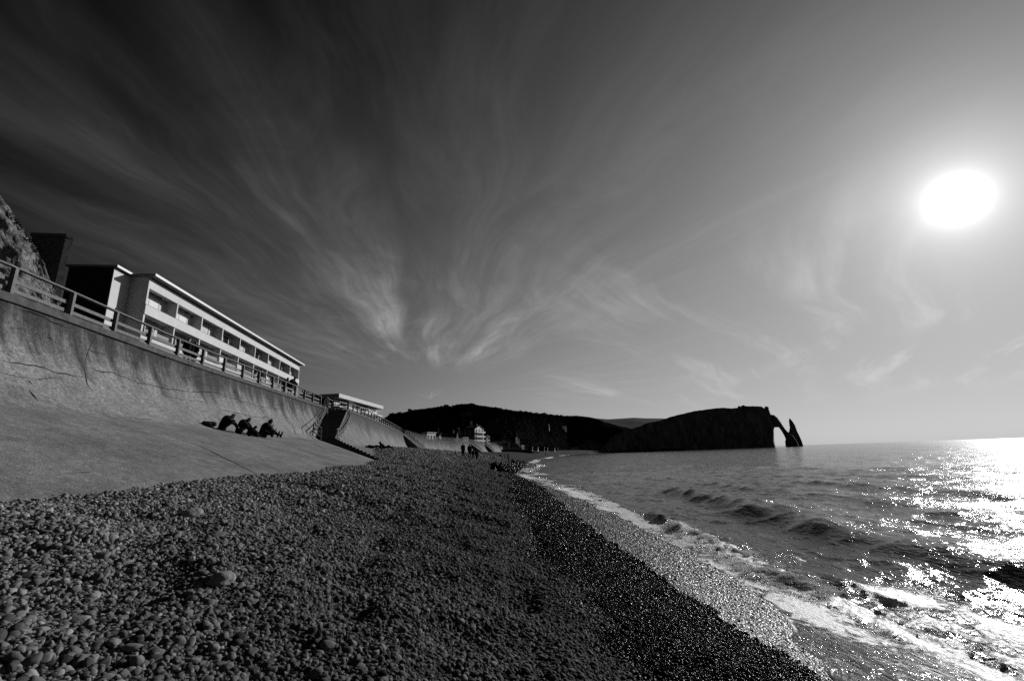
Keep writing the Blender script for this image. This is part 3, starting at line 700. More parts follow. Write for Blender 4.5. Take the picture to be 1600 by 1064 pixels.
def on_path(PA_, y0, y1, t=-0.35, z_=TOP+0.04):
    x, y, nx, ny, s = PA_; return [(a+c*t, b_+d*t, z_) for a, b_, c, d in zip(x, y, nx, ny) if y0 <= b_ <= y1]
railing('near wooden railing of flat boards along the top of the cracked sea wall', on_path(PA, -8.2, 50.0), 2.5)
railing('railing on the middle wall section beyond the first stairs', on_path(PB, 55.5, 111.5), 2.4, post=(0.10, 0.14))
railing('farthest railing along the wall towards the town', on_path(PCc, 117, 290), 4.0, mids=(0.35, 0.7))

# first stairway: two flights cut diagonally through the wall
def flight(name, a, c, w, n, m, parent, base=-1.5):
    a, c = Vector(a), Vector(c); d = Vector((c.x-a.x, c.y-a.y, 0)); L = d.length; d.normalize(); sd = Vector((-d.y, d.x, 0))
    q = MB(); dz_ = (a.z-c.z)/n
    for i in range(n):
        p0 = a+d*(L*i/n); p1 = a+d*(L*(i+1)/n); zt = a.z-dz_*(i+1)+0.0005*i; zb_ = min(zt-0.6, a.z-dz_*(i+1)-0.9)
        pts_ = [p0-sd*w/2, p1+d*0.03-sd*w/2, p1+d*0.03+sd*w/2, p0+sd*w/2]
        q.quadbox([(p.x, p.y, zb_) for p in pts_]+[(p.x, p.y, zt) for p in pts_])
    return q.build(name, m, parent)
st1_ = empty('stairs', (0, 0, 0), label='dark stairway cut diagonally through the sea wall, first from the camera', cat='stairs', group='stairways down to the beach')
flight('upper_flight', (-20.3, 52.9, 8.4), (-17.45, 42.4, 4.75), 1.9, 21, M_STEP, st1_)
flight('lower_flight', (-17.3, 42.6, 4.70), (-9.3, 32.9, 2.25), 1.3, 16, M_WALL_B, st1_)
lw = MB(); lw.quadbox([(-21.6, 51.6, 2), (-20.2, 41.5, 2), (-18.6, 41.2, 2), (-20.9, 51.3, 2), (-21.6, 51.6, 2.2), (-20.2, 41.5, 2.2), (-18.6, 41.2, 2.2), (-20.9, 51.3, 2.2)]); lw.build('footing', M_STEP, st1_)
# sloping handrails either side of it
def surf_z(PAx, T, zb, x, y):
    X, Y, NX, NY, S = PAx; i = int(np.argmin((X-x)**2+(Y-y)**2)); t = (x-X[i])*NX[i]+(y-Y[i])*NY[i]
    qq = np.linspace(0, 2, 400); tt, zz = wall_profile(Y[i], T, zb, qq); return float(np.interp(max(t, 0), tt, zz))
ra_ = []
for k in range(7):
    p = P1.lerp(P2, k/6)-Vector((0.15, 0)); ra_.append((p.x, p.y, surf_z(PA, 3.1, 4.3, p.x, p.y)))
p = P2.lerp(P3, 0.16)-Vector((0.15, 0)); ra_.append((p.x, p.y, surf_z(PA, 3.1, 4.3, p.x, p.y)))
railing('shaded handrail going down the near side of the first stairway', ra_, 1.9, name='handrail', slim=True, group='handrails on the first stairway')
rb_ = []
for k in range(7):
    p = Q1.lerp(Q2, k/6)+Vector((0.18, 0)); rb_.append((p.x, p.y, surf_z(PB, 2.5, 4.0, p.x, p.y)))
railing('sunlit handrail sloping down the far side of the first stairway', rb_, 1.7, name='handrail', mids=(0.3, 0.62), group='handrails on the first stairway')
rc_ = [(-20.9, 50.8, TOP+.04), (-21.9, 54.0, TOP+.04), (-20.2, 55.4, TOP+.04)]
railing('short cross railing at the head of the first stairway', rc_, 1.6, group='handrails on the first stairway')

# second, third and fourth stairways: solid flights standing out from the wall
def outer_stairs(x, y, run, w, label, zend=4.0, skew=0.0):
    root = empty('stairs', (x, y, 0), label=label, cat='stairs', group='stairways down to the beach')
    q = MB(); n = 24
    prof = [(-0.6, zend-1.2), (-0.6, TOP)]
    for i in range(n): prof += [(run*i/n, TOP-(TOP-zend)*i/n), (run*i/n, TOP-(TOP-zend)*(i+1)/n-0.001)]
    prof += [(run, zend-1.2)]
    q.prism([(a+0.0, 0, b_) for a, b_ in prof], (0, 0, 0), (skew, w, 0)); q.build('flight', M_STEP, root)
    for off_ in (0.12, w-0.12):
        rr_ = MB(); zt = lambda s_: TOP-(TOP-zend)*s_/run
        k = 5
        for i in range(k+1):
            s_ = run*i/k*0.97; rr_.beam((s_, off_, zt(s_)-0.2), (s_, off_, zt(s_)+1.0), 0.07, 0.07, up=(0, 1, 0))
        for hh_ in (0.45, 0.75, 1.0): rr_.beam((0, off_, zt(0)+hh_), (run*0.97, off_, zt(run*0.97)+hh_), 0.06, 0.06)
        rr_.build('handrail', M_RAIL, root)
    return root
outer_stairs(-27.3, 112.6, 5.2, 3.0, 'second stairway from the camera, dark triangular side wall and railings', 4.0)
outer_stairs(-19.9, 200, 5.8, 5.0, 'third stairway, dark sloping flight behind the standing walkers', 4.0)
outer_stairs(-15.4, 236, 4.8, 4.5, 'farthest small dark stairway at the end of the sea wall', 4.0)

# cracks and open joints in the near wall face: thin dark ragged slivers set 4 mm proud of it
M_CRACK, _n, _b = mat('crack_grime', 0.012, 0.95, 0.05)
VA, UA, _pa = wall_surface(PATH_A, 3.1, 4.3, 0.25)
US = UA[:, 0, 0]; VS = UA[200, :, 1]
NA = np.cross(np.gradient(VA, axis=1), np.gradient(VA, axis=0)); NA /= np.linalg.norm(NA, axis=2)[..., None]
NA *= np.sign(NA[..., 0:1]+1e-6)
def on_wall(u, v, off_=0.004):
    fi = np.clip(np.interp(u, US, np.arange(len(US))), 0, len(US)-1.001); i = int(fi); a = fi-i
    vs_ = UA[i, :, 1]; fj = np.interp(v, vs_, np.arange(len(vs_))); j = min(int(fj), len(vs_)-2); c = fj-j
    P_ = (VA[i, j]*(1-a)+VA[i+1, j]*a)*(1-c)+(VA[i, j+1]*(1-a)+VA[i+1, j+1]*a)*c
    return P_+NA[i, j]*off_, NA[i, j]
def crack(pts_, w, seed):
    pts_ = np.array(pts_); s_ = np.concatenate([[0], np.cumsum(np.hypot(*np.diff(pts_, axis=0).T))]); k = max(4, int(s_[-1]/0.07))
    q = np.linspace(0, s_[-1], k); u, v = np.interp(q, s_, pts_[:, 0]), np.interp(q, s_, pts_[:, 1])
    u = u+0.05*fbm(q*1.7, q*0+seed, seed, 4); v = v+0.09*fbm(q*1.3+9, q*0+seed, seed+4, 4)
    wd = w*(0.5+0.9*np.abs(fbm(q*1.5, q*0+3, seed+7, 3)))*np.minimum(1, np.minimum(q+0.05, s_[-1]-q+0.05)*1.5)
    vv, ff_ = [], []
    for i in range(k):
        p_, n_ = on_wall(u[i], v[i]); p2, _ = on_wall(u[min(i+1, k-1)], v[min(i+1, k-1)]); p0_, _ = on_wall(u[max(i-1, 0)], v[max(i-1, 0)])
        sd = np.cross(p2-p0_, n_); sd /= np.linalg.norm(sd)+1e-9
        vv += [p_-sd*wd[i], p_+sd*wd[i]]
        if i: ff_.append((2*i-2, 2*i-1, 2*i+1, 2*i))
    o = mesh_obj('crack', vv, ff_, M_CRACK); reparent(o, wallA)
for i, (p_, w_) in enumerate(CRACKS_A): crack(p_, w_*0.9, 3+i)
for i in range(9):
    u0 = rng.uniform(8, 52); v0 = rng.uniform(0.5, 5.0)
    crack([(u0, v0), (u0+rng.uniform(-1, 2.5), v0+rng.uniform(-0.4, 0.6)), (u0+rng.uniform(2, 5), v0+rng.uniform(-.4, .5))], 0.014, 40+i)
for u0 in (18.2, 37.3, 44.0, 50.6): crack([(u0, 0.2), (u0-0.1, 2.2), (u0, 3.6)], 0.015, int(u0))

# ------------------------------------------------------------------ leaf masses
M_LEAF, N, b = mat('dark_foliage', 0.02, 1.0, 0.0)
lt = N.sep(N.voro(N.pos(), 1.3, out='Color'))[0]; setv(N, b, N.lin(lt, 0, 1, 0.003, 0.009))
M_LEAF_N, N, b = mat('bank_foliage', 0.03, 0.7, 0.2)
lt = N.sep(N.voro(N.pos(), 5.0, out='Color'))[0]; setv(N, b, N.lin(lt, 0, 1, 0.008, 0.045))
def leaves(name, P_, size, m, parent=None, aspect=0.6):
    P_ = np.asarray(P_, float); n = len(P_); rg = np.random.default_rng(n)
    a = rg.normal(size=(n, 3)); a /= np.linalg.norm(a, axis=1)[:, None]
    b_ = np.cross(a, rg.normal(size=(n, 3))); b_ /= np.linalg.norm(b_, axis=1)[:, None]
    sz_ = (size*rg.uniform(0.6, 1.4, n))[:, None]
    v = np.stack([P_-a*sz_, P_-b_*sz_*aspect, P_+a*sz_, P_+b_*sz_*aspect], 1).reshape(-1, 3)
    return mesh_obj(name, v, np.arange(4*n).reshape(-1, 4), m, parent=parent)
def blob_points(n, c, r, seed, thick=0.35):
    rg = np.random.default_rng(seed); d = rg.normal(size=(n, 3)); d /= np.linalg.norm(d, axis=1)[:, None]
    rad = 1-thick*rg.random(n)**1.5
    lump_ = 1+0.28*fbm(d[:, 0]*2.2+seed, d[:, 1]*2.2+d[:, 2]*2.7, seed, 3)
    return np.array(c)+d*np.array(r)*(rad*lump_)[:, None]
def tree(label, x, y, z0, h, w, seed, leaf=0.35, nl=500, group='trees on the skyline', trunk_h=0.4, name='tree', cat='tree'):
    root = empty(name, (x, y, z0), label=label, cat=cat, group=group)
    q = MB(); th = h*trunk_h; q.tube((0, 0, -0.5), (0.05*h*0.3, 0, th), h*0.035, h*0.022)
    rg = np.random.default_rng(seed); tips = []
    for k in range(6):
        a_ = k*1.05+rg.random(); tip = Vector((math.cos(a_)*w*0.32, math.sin(a_)*w*0.32, th+h*rg.uniform(0.15, 0.45)))
        q.tube((0.015*h, 0, th*0.92), tip, h*0.016, h*0.006, 5); tips.append(tip)
    q.build('trunk', M_LEAF, root)
    Pn = [blob_points(nl//7, t, (w*0.26, w*0.26, h*0.2), seed+i, 0.8) for i, t in enumerate(tips)]+[blob_points(nl//4, (0, 0, h*0.75), (w*0.35, w*0.35, h*0.25), seed+20, 0.8)]
    leaves('crown', np.concatenate(Pn), leaf, M_LEAF, root)
    return root

# ------------------------------------------------------------------ hills
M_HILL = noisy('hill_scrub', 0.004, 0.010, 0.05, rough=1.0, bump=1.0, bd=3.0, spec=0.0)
M_FIELD = noisy('far_grass', 0.004, 0.013, 0.006, rough=0.95, bump=0.3, bd=1.0, spec=0.05, stretch=(1, 0.35, 3))
H1 = [(-420, 12), (-300, 20), (-189.7, 37.2), (-160.7, 47.5), (-149.9, 52.5), (-135.9, 54.4), (-116.3, 57.6), (-96.8, 59.5), (-83.4, 60.5), (-77.2, 60), (-65.4, 62.2), (-53.6, 62.6), (-41.8, 60), (-30.1, 58), (-22.3, 57.5), (-16.9, 55), (-2.9, 53), (20.5, 50.5), (36, 48.4), (59.3, 45.6), (78.7, 45), (94.2, 42.6), (105.5, 38.6), (120.6, 33.5), (135.7, 29.4), (150.8, 25.5), (173.2, 17), (195, 9), (210, 6.5)]
H1x, H1z = zip(*H1)
def hill_y0(t): return np.interp(t, [-.8, -.03, -.01, .01, .042, .11, .17, .3], [335, 335, 370, 420, 600, 790, 815, 850])
def hill_yr(t): return np.interp(t, [-.8, -.03, .01, .042, .11, .17, .4], [560, 560, 640, 780, 920, 960, 980])
def hill1_z(x, y):
    t = x/y; y0_, yr = hill_y0(t), hill_yr(t); H = 2.6+(np.interp(t*560, H1x, H1z)-2.6)*yr/560
    k = np.clip((y-y0_)/(yr-y0_), 0, 1); zb_ = np.interp(t, [-.03, .042, .17], [7.5, 6.0, 3.0])
    return zb_+(H-zb_)*(0.25*k+0.75*sst(k, 0, 1))+2.5*fbm(x*0.03, y*0.03, 55, 4)*k*(1-k)*2
hT, hK = np.meshgrid(np.linspace(-0.75, 0.36, 300), np.concatenate([[-0.012], np.linspace(0, 1.0, 90), np.linspace(1.03, 1.6, 10)]))
hy = hill_y0(hT)+(hill_yr(hT)-hill_y0(hT))*hK; hx = hT*hy; hz = hill1_z(hx, hy)
hz = np.where(hK < 0, -3, np.where(hK > 1, hz-(hK-1)*40, hz))
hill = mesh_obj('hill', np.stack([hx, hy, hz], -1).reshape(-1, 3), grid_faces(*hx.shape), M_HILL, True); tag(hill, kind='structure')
H2 = [(-300, 90), (158, 106), (251.9, 108.4), (303.5, 102.6), (355.6, 103.9), (386.9, 105), (428.2, 101.6), (465.6, 100.3), (531.4, 96), (700, 88), (900, 60)]
H2x, H2z = zip(*H2)
hx, hy = np.meshgrid(np.linspace(-200, 540, 100), np.linspace(1000, 1700, 60))
hz = 20+(np.interp(hx/(hy/1500), H2x, H2z)-20)*sst(hy, 1000, 1500)+4*fbm(hx*0.008, hy*0.008, 44, 3)*sst(hy, 1000, 1200)*(1-sst(hy, 1350, 1480))
hill2 = mesh_obj('hill', np.stack([hx, hy, hz], -1).reshape(-1, 3), grid_faces(*hx.shape), M_FIELD, True); tag(hill2, kind='structure')
wt = rng.uniform(-0.50, 0.27, 70000); wk = rng.random(70000)**0.6
wy = hill_y0(wt)+4+(hill_yr(wt)-hill_y0(wt)-2)*wk; wx = wt*wy
wz = hill1_z(wx, wy); keep = (wk > 0.04) & (fbm(wx*0.02, wy*0.02, 66, 3) > -0.7+0.5*(wt > 0.12))
wx, wy, wz, wt = wx[keep], wy[keep], wz[keep], wt[keep]
canopy = 0.3+2.4*np.maximum(0, 0.45+fbm(wx*0.12, wy*0.12, 67, 3))
ridge = np.interp(wt, [0.07, 0.18], [1, 0.25])
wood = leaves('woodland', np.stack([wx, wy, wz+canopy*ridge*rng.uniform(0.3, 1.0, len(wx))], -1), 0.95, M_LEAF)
tag(wood, 'dark wooded hillside behind the town', 'woodland', kind='stuff')
for (px0, hh, ww, lab) in ((-83.4, 5.0, 7.0, 'rounded tree highest on the left part of the wooded skyline'), (36, 4.2, 8.0, 'low wide tree on the skyline above the hillside villa'),
                           (-150, 5, 6, 'leftmost ragged tree on the skyline, just right of the flat-roofed house'), (-141, 4.5, 5, 'second ragged tree on the skyline right of the flat-roofed house'),
                           (-128, 6, 5, 'tallest spiky tree on the left slope of the wooded skyline'), (57, 3.4, 3.4, 'single small round tree on the skyline between the villa and the valley'), (44, 2.8, 6, 'low clump on the skyline beside the single small round tree')):
    yy_ = float(hill_yr(px0/560)); px0 = px0*yy_/560; tree(lab, px0, yy_, float(hill1_z(np.array(px0*1.0), np.array(yy_-1)))-0.6, hh, ww, int(abs(px0)), leaf=0.45, nl=420)
pl = MB(); pl.tube((0, 0, 0), (0, 0, 9), 0.12, 0.06); pm = pl.build('mast', M_HILL); pm.location = (-11, 560, 54); tag(pm, 'thin mast standing on the hilltop skyline', 'mast')

# ------------------------------------------------------------------ headland with the rock arch, and the sea stack
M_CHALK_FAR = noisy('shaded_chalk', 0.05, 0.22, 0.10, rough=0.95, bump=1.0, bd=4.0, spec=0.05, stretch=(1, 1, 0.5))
def rock(name, outline, thick, back, m, seed, amp=1.5, cuts=3):
    bm = bmesh.new(); vs = [bm.verts.new(p) for p in outline]
    es = [bm.edges.new((vs[i], vs[(i+1) % len(vs)])) for i in range(len(vs))]
    bmesh.ops.triangle_fill(bm, edges=es, use_beauty=True)
    r = bmesh.ops.extrude_face_region(bm, geom=bm.faces[:]); mv = [e for e in r['geom'] if isinstance(e, bmesh.types.BMVert)]
    bmesh.ops.translate(bm, verts=mv, vec=Vector(back).normalized()*thick)
    for _ in range(cuts): 
        es = [e for e in bm.edges if e.calc_length() > 5]
        bmesh.ops.subdivide_edges(bm, edges=es, cuts=1)
        bmesh.ops.triangulate(bm, faces=[f for f in bm.faces if len(f.verts) > 4])
    bmesh.ops.recalc_face_normals(bm, faces=bm.faces)
    for v in bm.verts:
        x, y, z = v.co
        d = float(fbm(x*0.06+z*0.02, y*0.05+z*0.05, seed, 4)); e = float(fbm(x*0.2+3, z*0.22+y*0.1, seed+5, 3))
        v.co.y += amp*2.0*d+amp*e; v.co.x += 0.35*amp*e; v.co.z += 0.6*amp*e if z > 3 else 0
    me_ = bpy.data.meshes.new(name); bm.to_mesh(me_); bm.free(); me_.materials.append(m)
    o = bpy.data.objects.new(name, me_); C.objects.link(o); return o
HEAD = [(150, 818.5, 6), (165, 824, 22), (177.5, 828.3, 30), (196.3, 834.5, 38), (228.1, 844.9, 44.9), (241.5, 849.1, 50.5), (268.1, 857.4, 54.9), (288.6, 863.6, 60.6), (309.3, 869.8, 65.2), (344.4, 880.2, 72.2), (365.6, 886.4, 74.5), (391.4, 893.9, 77.4), (408.6, 898.9, 78), (425.7, 903.8, 76.6), (440.5, 908, 77.8), (444.1, 908.8, 82.2), (448.2, 910.1, 80.3), (454.5, 911.7, 83.4), (460, 913.4, 80.9), (479.3, 918.8, 80.8), (497.2, 923.8, 80.1), (502.6, 925.4, 76.2), (504.8, 925.8, 80.7), (512.2, 927.9, 79.4), (512.5, 928.3, 72.3), (515.6, 929.6, 64)]
ARCH = [(522.2, 930, 63.2), (527.7, 930, 57.9), (534.5, 930, 45), (539.1, 930, 34.7), (544.3, 930, 28.3), (553.5, 930, 21), (560, 930, 6), (561, 930, -2)]
INNER = [(535.4, 930, -2), (535.9, 930, 9.8), (538.1, 930, 14.7), (536.6, 930, 21), (533.1, 930, 29.9), (528.3, 930, 38.9), (518.1, 930, 39.2), (515.9, 930, 34.2), (513.4, 930, 23), (512.5, 930, 10.6), (513.5, 930, -2)]
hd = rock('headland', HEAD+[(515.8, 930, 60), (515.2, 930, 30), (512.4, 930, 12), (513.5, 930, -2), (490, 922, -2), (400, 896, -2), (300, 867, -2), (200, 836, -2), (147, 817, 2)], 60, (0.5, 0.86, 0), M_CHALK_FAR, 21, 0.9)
tag(hd, 'dark chalk headland', 'headland', kind='structure')
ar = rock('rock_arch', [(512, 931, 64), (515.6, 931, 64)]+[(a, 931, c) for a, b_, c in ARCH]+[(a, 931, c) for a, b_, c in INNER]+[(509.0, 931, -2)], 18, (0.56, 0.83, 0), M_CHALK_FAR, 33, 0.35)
tag(ar, 'natural rock arch reaching into the sea from the end of the headland', 'rock arch')
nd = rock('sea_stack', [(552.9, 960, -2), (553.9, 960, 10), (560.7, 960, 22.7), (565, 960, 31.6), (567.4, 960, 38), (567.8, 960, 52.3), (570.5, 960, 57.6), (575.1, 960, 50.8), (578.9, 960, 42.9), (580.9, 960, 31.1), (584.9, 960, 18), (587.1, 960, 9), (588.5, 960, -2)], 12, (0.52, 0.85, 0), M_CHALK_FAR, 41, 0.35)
tag(nd, 'pointed needle of rock standing in the sea beside the arch', 'sea stack')

# ------------------------------------------------------------------ buildings
M_WHITE = noisy('white_render', 0.42, 0.50, 0.9, rough=0.8, bump=0.1, bd=0.005)
M_GREYR = noisy('grey_render', 0.14, 0.2, 1.2, rough=0.85, bump=0.1, bd=0.005)
M_BLACKW = noisy('near_black', 0.012, 0.02, 1.5, rough=0.9, bump=0.2)
M_SHUT, N, b = mat('roller_shutter', 0.55, 0.6, 0.3)
N.l.new(N.bump(N.m('FRACT', N.m('MULTIPLY', N.sep(N.pos())[2], 14)), 0.5, 0.01), b.inputs['Normal'])
M_GLASS, _, b = mat('dark_glass', 0.012, 0.06, 0.5)
M_FRAME, _, b = mat('window_frame', 0.45, 0.5, 0.4)
M_CURT = noisy('curtain', 0.35, 0.5, 6, stretch=(3, 3, 0.2))
M_ROOFE, _, b = mat('roof_edge_metal', 0.55, 0.45, 0.5)
M_DARKM, _, b = mat('dark_metal', 0.05, 0.5, 0.4)

rz1 = math.atan2(42.3, -5.5)                                     # local x runs along the facade, local -y faces the sea
BL = 43.2
hotel = empty('apartment_building', (-34.0, 40.0, TOP), rz1, label='long white flat-roofed apartment building with a row of recessed balconies above the promenade', cat='building')
R0, F1, F0, B1, B0 = 11.75, 11.45, 10.5, 8.83, 7.93
q = MB(); q.box(0, BL, 1.05, 5.2, 0, R0-0.2)                       # body, set back behind the balconies
q.box(0, 0.22, 0, 1.05, 0, R0-0.2); q.box(BL-0.22, BL, 0, 1.05, 0, R0-0.2); q.build('wall', M_WHITE, hotel)
q = MB(); q.box(-0.35, BL+0.6, -0.65, 5.4, R0-0.17, R0); q.build('roof', M_GREYR, hotel)
q = MB(); q.box(-0.36, BL+0.61, -0.70, -0.655, R0-0.20, R0+0.04); q.build('roof_edge', M_ROOFE, hotel)
q = MB(); q.box(0.22, BL-0.22, 0.0, 0.16, F0, F1); q.build('fascia', M_WHITE, hotel)
q = MB(); q.box(0.22, BL-0.22, 0.03, 1.06, F0+0.15, F0+0.33); q.build('balcony_ceiling', M_WHITE, hotel)
for zf, nm in ((B0, 'balcony_front'), (5.0, 'balcony_front'), (2.1, 'balcony_front')):
    q = MB(); q.box(-0.06, BL+0.06, -0.10, 0.10, zf, zf+0.9); q.build('balcony_front', M_WHITE, hotel)
    q = MB(); q.box(0.22, BL-0.22, 0.10, 1.06, zf+0.02, zf+0.2); q.build('balcony_floor', M_WHITE, hotel)
    q = MB(); q.box(-0.02, BL, -0.05, 0.01, zf+0.93, zf+0.97)
    for i in range(1, 27): q.box(i*1.6-0.02, i*1.6+0.02, -0.04, 0.0, zf+0.88, zf+0.94)
    q.build('balcony_handrail', M_DARKM, hotel)
for lvl, (za, zb_) in enumerate(((8.85, F0+0.15), (5.9, B0+0.02), (3.0, 5.02))):
    for i in range(1, 9):
        q = MB(); q.box(i*4.8-0.09, i*4.8+0.09, -0.02, 1.05, za-0.02, zb_); q.build('partition', M_WHITE, hotel)
    for i in range(9):
        x0 = i*4.8+0.55+(0.2 if i % 2 else 0); x1 = x0+2.9; zt = zb_-0.35; zw = za-0.6
        fr = MB(); fr.box(x0-0.07, x1+0.07, 0.97, 1.045, zt, zt+0.08); fr.box(x0-0.07, x0, 0.97, 1.045, zw, zt); fr.box(x1, x1+0.07, 0.97, 1.045, zw, zt); fr.box((x0+x1)/2-0.04, (x0+x1)/2+0.04, 0.97, 1.045, zw, zt)
        f_ = fr.build('window', M_FRAME, hotel)
        if lvl == 0 and i in (0, 1) or lvl == 1 and i == 3:
            q = MB(); q.box(x0, x1, 1.00, 1.03, zw, zt); q.build('shutter', M_SHUT, f_)
        else:
            q = MB(); q.box(x0, x1, 1.01, 1.03, zw, zt); q.build('pane', M_GLASS, f_)
            c0, c1_ = (x0, x0+0.5+0.2*(i % 3)) if i % 2 else (x1-0.9-0.3*(i % 3), x1-0.1)
            q = MB(); q.box(c0, c1_, 0.985, 1.005, zw, zt-0.05); q.build('curtain', M_CURT, f_)
        q = MB(); q.box(x0-0.1, x1+0.1, 0.8, 0.96, zt+0.10, zt+0.28); q.build('awning_box', M_GREYR, f_)
# low panels with rails in front of the lower windows
for i in range(9):
    q = MB(); x0 = i*4.8+0.3
    for k in range(4): q.box(x0, x0+3.6, -0.17, -0.13, 5.98+k*0.16, 6.05+k*0.16)
    q.build('balcony_louvre', M_WHITE, hotel)
q = MB(); q.box(33.0, BL-0.4, 1.0, 4.6, R0+0.002, R0+0.55); q.box(32.7, BL, 0.6, 5.0, R0+0.552, R0+0.70); q.build('roof_housing', M_GREYR, hotel)
for i in range(7):
    q = MB(); q.tube((5+i*5.6, -0.15, F1-0.02), (5+i*5.6, -0.15, F1+0.10), 0.05, 0.05, 6); q.build('roof_spout', M_WHITE, hotel)
# set-back wing at the near end: lit white seaward strip, dark end wall
q = MB(); q.box(-2.15, 0.0, 1.62, 5.2, 0, R0-0.25); q.build('wing', M_WHITE, hotel)
q = MB(); q.box(-2.19, -2.153, 1.70, 5.25, 0, R0-0.24); q.build('dark_end', M_BLACKW, hotel)  # thin near-black sheet over the end wall of the wing
q = MB(); q.box(-2.35, -0.36, 1.30, 5.5, R0-0.17, R0-0.02); q.build('wing_roof', M_GREYR, hotel)
q = MB(); q.box(-2.36, -0.37, 1.26, 1.295, R0-0.20, R0); q.build('wing_roof_edge', M_ROOFE, hotel)

# second building: flat roofed, two open terraces
rz2 = math.atan2(28.1, 1.9)
villa = empty('terrace_house', (-39.67, 102.4, TOP), rz2, label='white two-storey terrace house with thick flat overhanging roof and parasols', cat='building')
q = MB(); q.box(1.0, 28.0, 1.3, 16, 0, 7.7); q.build('wall', M_WHITE, villa)
q = MB(); q.box(-0.2, 28.3, -0.3, 16.5, 7.95, 8.8); q.build('roof', M_GREYR, villa)
q = MB(); q.box(-0.22, 28.32, -0.36, -0.303, 7.93, 8.84); q.build('roof_edge', M_WHITE, villa)
q = MB(); q.box(0.6, 28.3, -0.25, 2.32, 5.75, 6.15); q.build('terrace', M_WHITE, villa)
q = MB(); q.box(0.97, 0.995, 1.6, 16, 0.1, 7.68); q.build('dark_end', M_BLACKW, villa)  # thin near-black sheet over the near end wall
for i in range(8):
    for zl, zh in ((6.2, 7.55), (2.6, 5.4)):
        x0 = 1.6+i*3.3; fr = MB(); fr.box(x0, x0+2.6, 1.22, 1.29, zh-0.07, zh); fr.box(x0, x0+0.07, 1.22, 1.29, zl, zh-0.07); fr.box(x0+2.53, x0+2.6, 1.22, 1.29, zl, zh-0.07)
        for k in (0.9, 1.7): fr.box(x0+k, x0+k+0.05, 1.22, 1.29, zl, zh-0.07)
        f_ = fr.build('window', M_FRAME, villa)
        q = MB(); q.box(x0+0.07, x0+2.53, 1.25, 1.27, zl, zh-0.07); q.build('pane' if i in (1, 3, 4) else 'blind', M_GLASS if i in (1, 3, 4) else M_SHUT, f_)
q = MB()
for i in range(20): q.box(0.8+i*1.42, 0.86+i*1.42, -0.2, -0.14, 6.15, 7.0)
q.box(0.7, 28, -0.2, -0.14, 7.0, 7.06); q.build('balustrade', M_FRAME, villa)
for i in range(4):
    q = MB(); q.tube((2+i*8, 0.1, 0.0), (2+i*8, 0.1, 5.76), 0.12, 0.12); q.build('column', M_WHITE, villa)
for i, (u_, nm) in enumerate(((5.2, 'nearest'), (12.6, 'middle'), (18.6, 'farthest'))):
    wp = Matrix.Rotation(rz2, 4, 'Z') @ Vector((u_, 0.9, 0)); r_ = empty('parasol', (-39.67+wp.x, 102.4+wp.y, TOP+6.15), label=f'{nm} of the three dark domed parasols on the terrace of the flat-roofed house', cat='parasol', group='parasols on the upper terrace')
    q = MB(); q.tube((0, 0, 0), (0, 0, 1.35), 0.03, 0.03, 6); q.build('pole', M_DARKM, r_)
    q = MB(); k = 10
    for a_, (r1, z1), (r2, z2) in ((0, (1.15, 0.55), (1.0, 0.95)), (0, (1.0, 0.95), (0.6, 1.25)), (0, (0.6, 1.25), (0.03, 1.38))):
        q.tube((0, 0, z1), (0, 0, z2), r1, r2, k)
    q.build('canopy', M_DARKM, r_)

# hedge and dark bank between and behind the buildings
def hedge(label, x0, x1, y0, y1, z0, z1, n, seed, leaf=0.12, name='hedge'):
    rg = np.random.default_rng(seed); P_ = np.stack([rg.uniform(x0, x1, n), rg.uniform(y0, y1, n), rg.uniform(z0, z1, n)], -1)
    top = z1+0.5*fbm(P_[:, 0]*0.8, P_[:, 1]*0.8, seed, 3)*(z1-z0)*0.5; P_[:, 2] = np.minimum(P_[:, 2], top)
    root = empty(name, ((x0+x1)/2, (y0+y1)/2, z0), label=label, cat=name)
    q = MB(); q.box(x0+0.4-root.location.x, x1-0.4-root.location.x, y0+0.4-root.location.y, y1-0.4-root.location.y, 0.0, (z1-z0)*0.75); q.build('stems', M_BLACKW, root)
    leaves('foliage', P_-np.array(root.location), leaf, M_LEAF_N, root); return root
hedge('long dark hedge behind the railing between the two flat-roofed buildings', -37.5, -33.5, 84, 101, TOP, 12.2, 9000, 5, 0.22)
tree('small dark round tree above the hedge, left of the flat roof of the terrace house', -47, 104, TOP, 9.9, 4.2, 9, leaf=0.22, nl=900, group='trees behind the promenade')
M_STONEW, N, b = mat('dark_masonry', 0.03, 0.9, 0.1)
brk = N.node('ShaderNodeTexBrick'); N.l.new(N.vm('MULTIPLY', N.pos(), (1, 1, 1)), brk.inputs['Vector'])
vv_ = N.comb(N.m('ADD', N.sep(N.pos())[0], N.sep(N.pos())[1]), N.sep(N.pos())[2]); N.l.new(vv_, brk.inputs['Vector']); brk.inputs['Scale'].default_value = 1.4
brk.inputs['Color1'].default_value = (0.02, 0.02, 0.02, 1); brk.inputs['Color2'].default_value = (0.05, 0.05, 0.05, 1); brk.inputs['Mortar'].default_value = (0.012, 0.012, 0.012, 1)
N.l.new(brk.outputs['Color'], b.inputs['Base Color'])
bast = empty('stone_tower', (-74.3, 68.0, 8), label='black square stone tower with a projecting coping beside the chalk cliff', cat='tower')
q = MB(); q.quadbox([(-4.2, -1.1, 0), (1.7, -0.4, 0), (2.3, 0.8, 0), (-1.4, 4.0, 0), (-3.4, -0.7, 31.6), (1.4, 0.0, 31.6), (1.75, 0.75, 31.6), (-1.2, 3.6, 31.6)]); q.build('shaft', M_STONEW, bast)
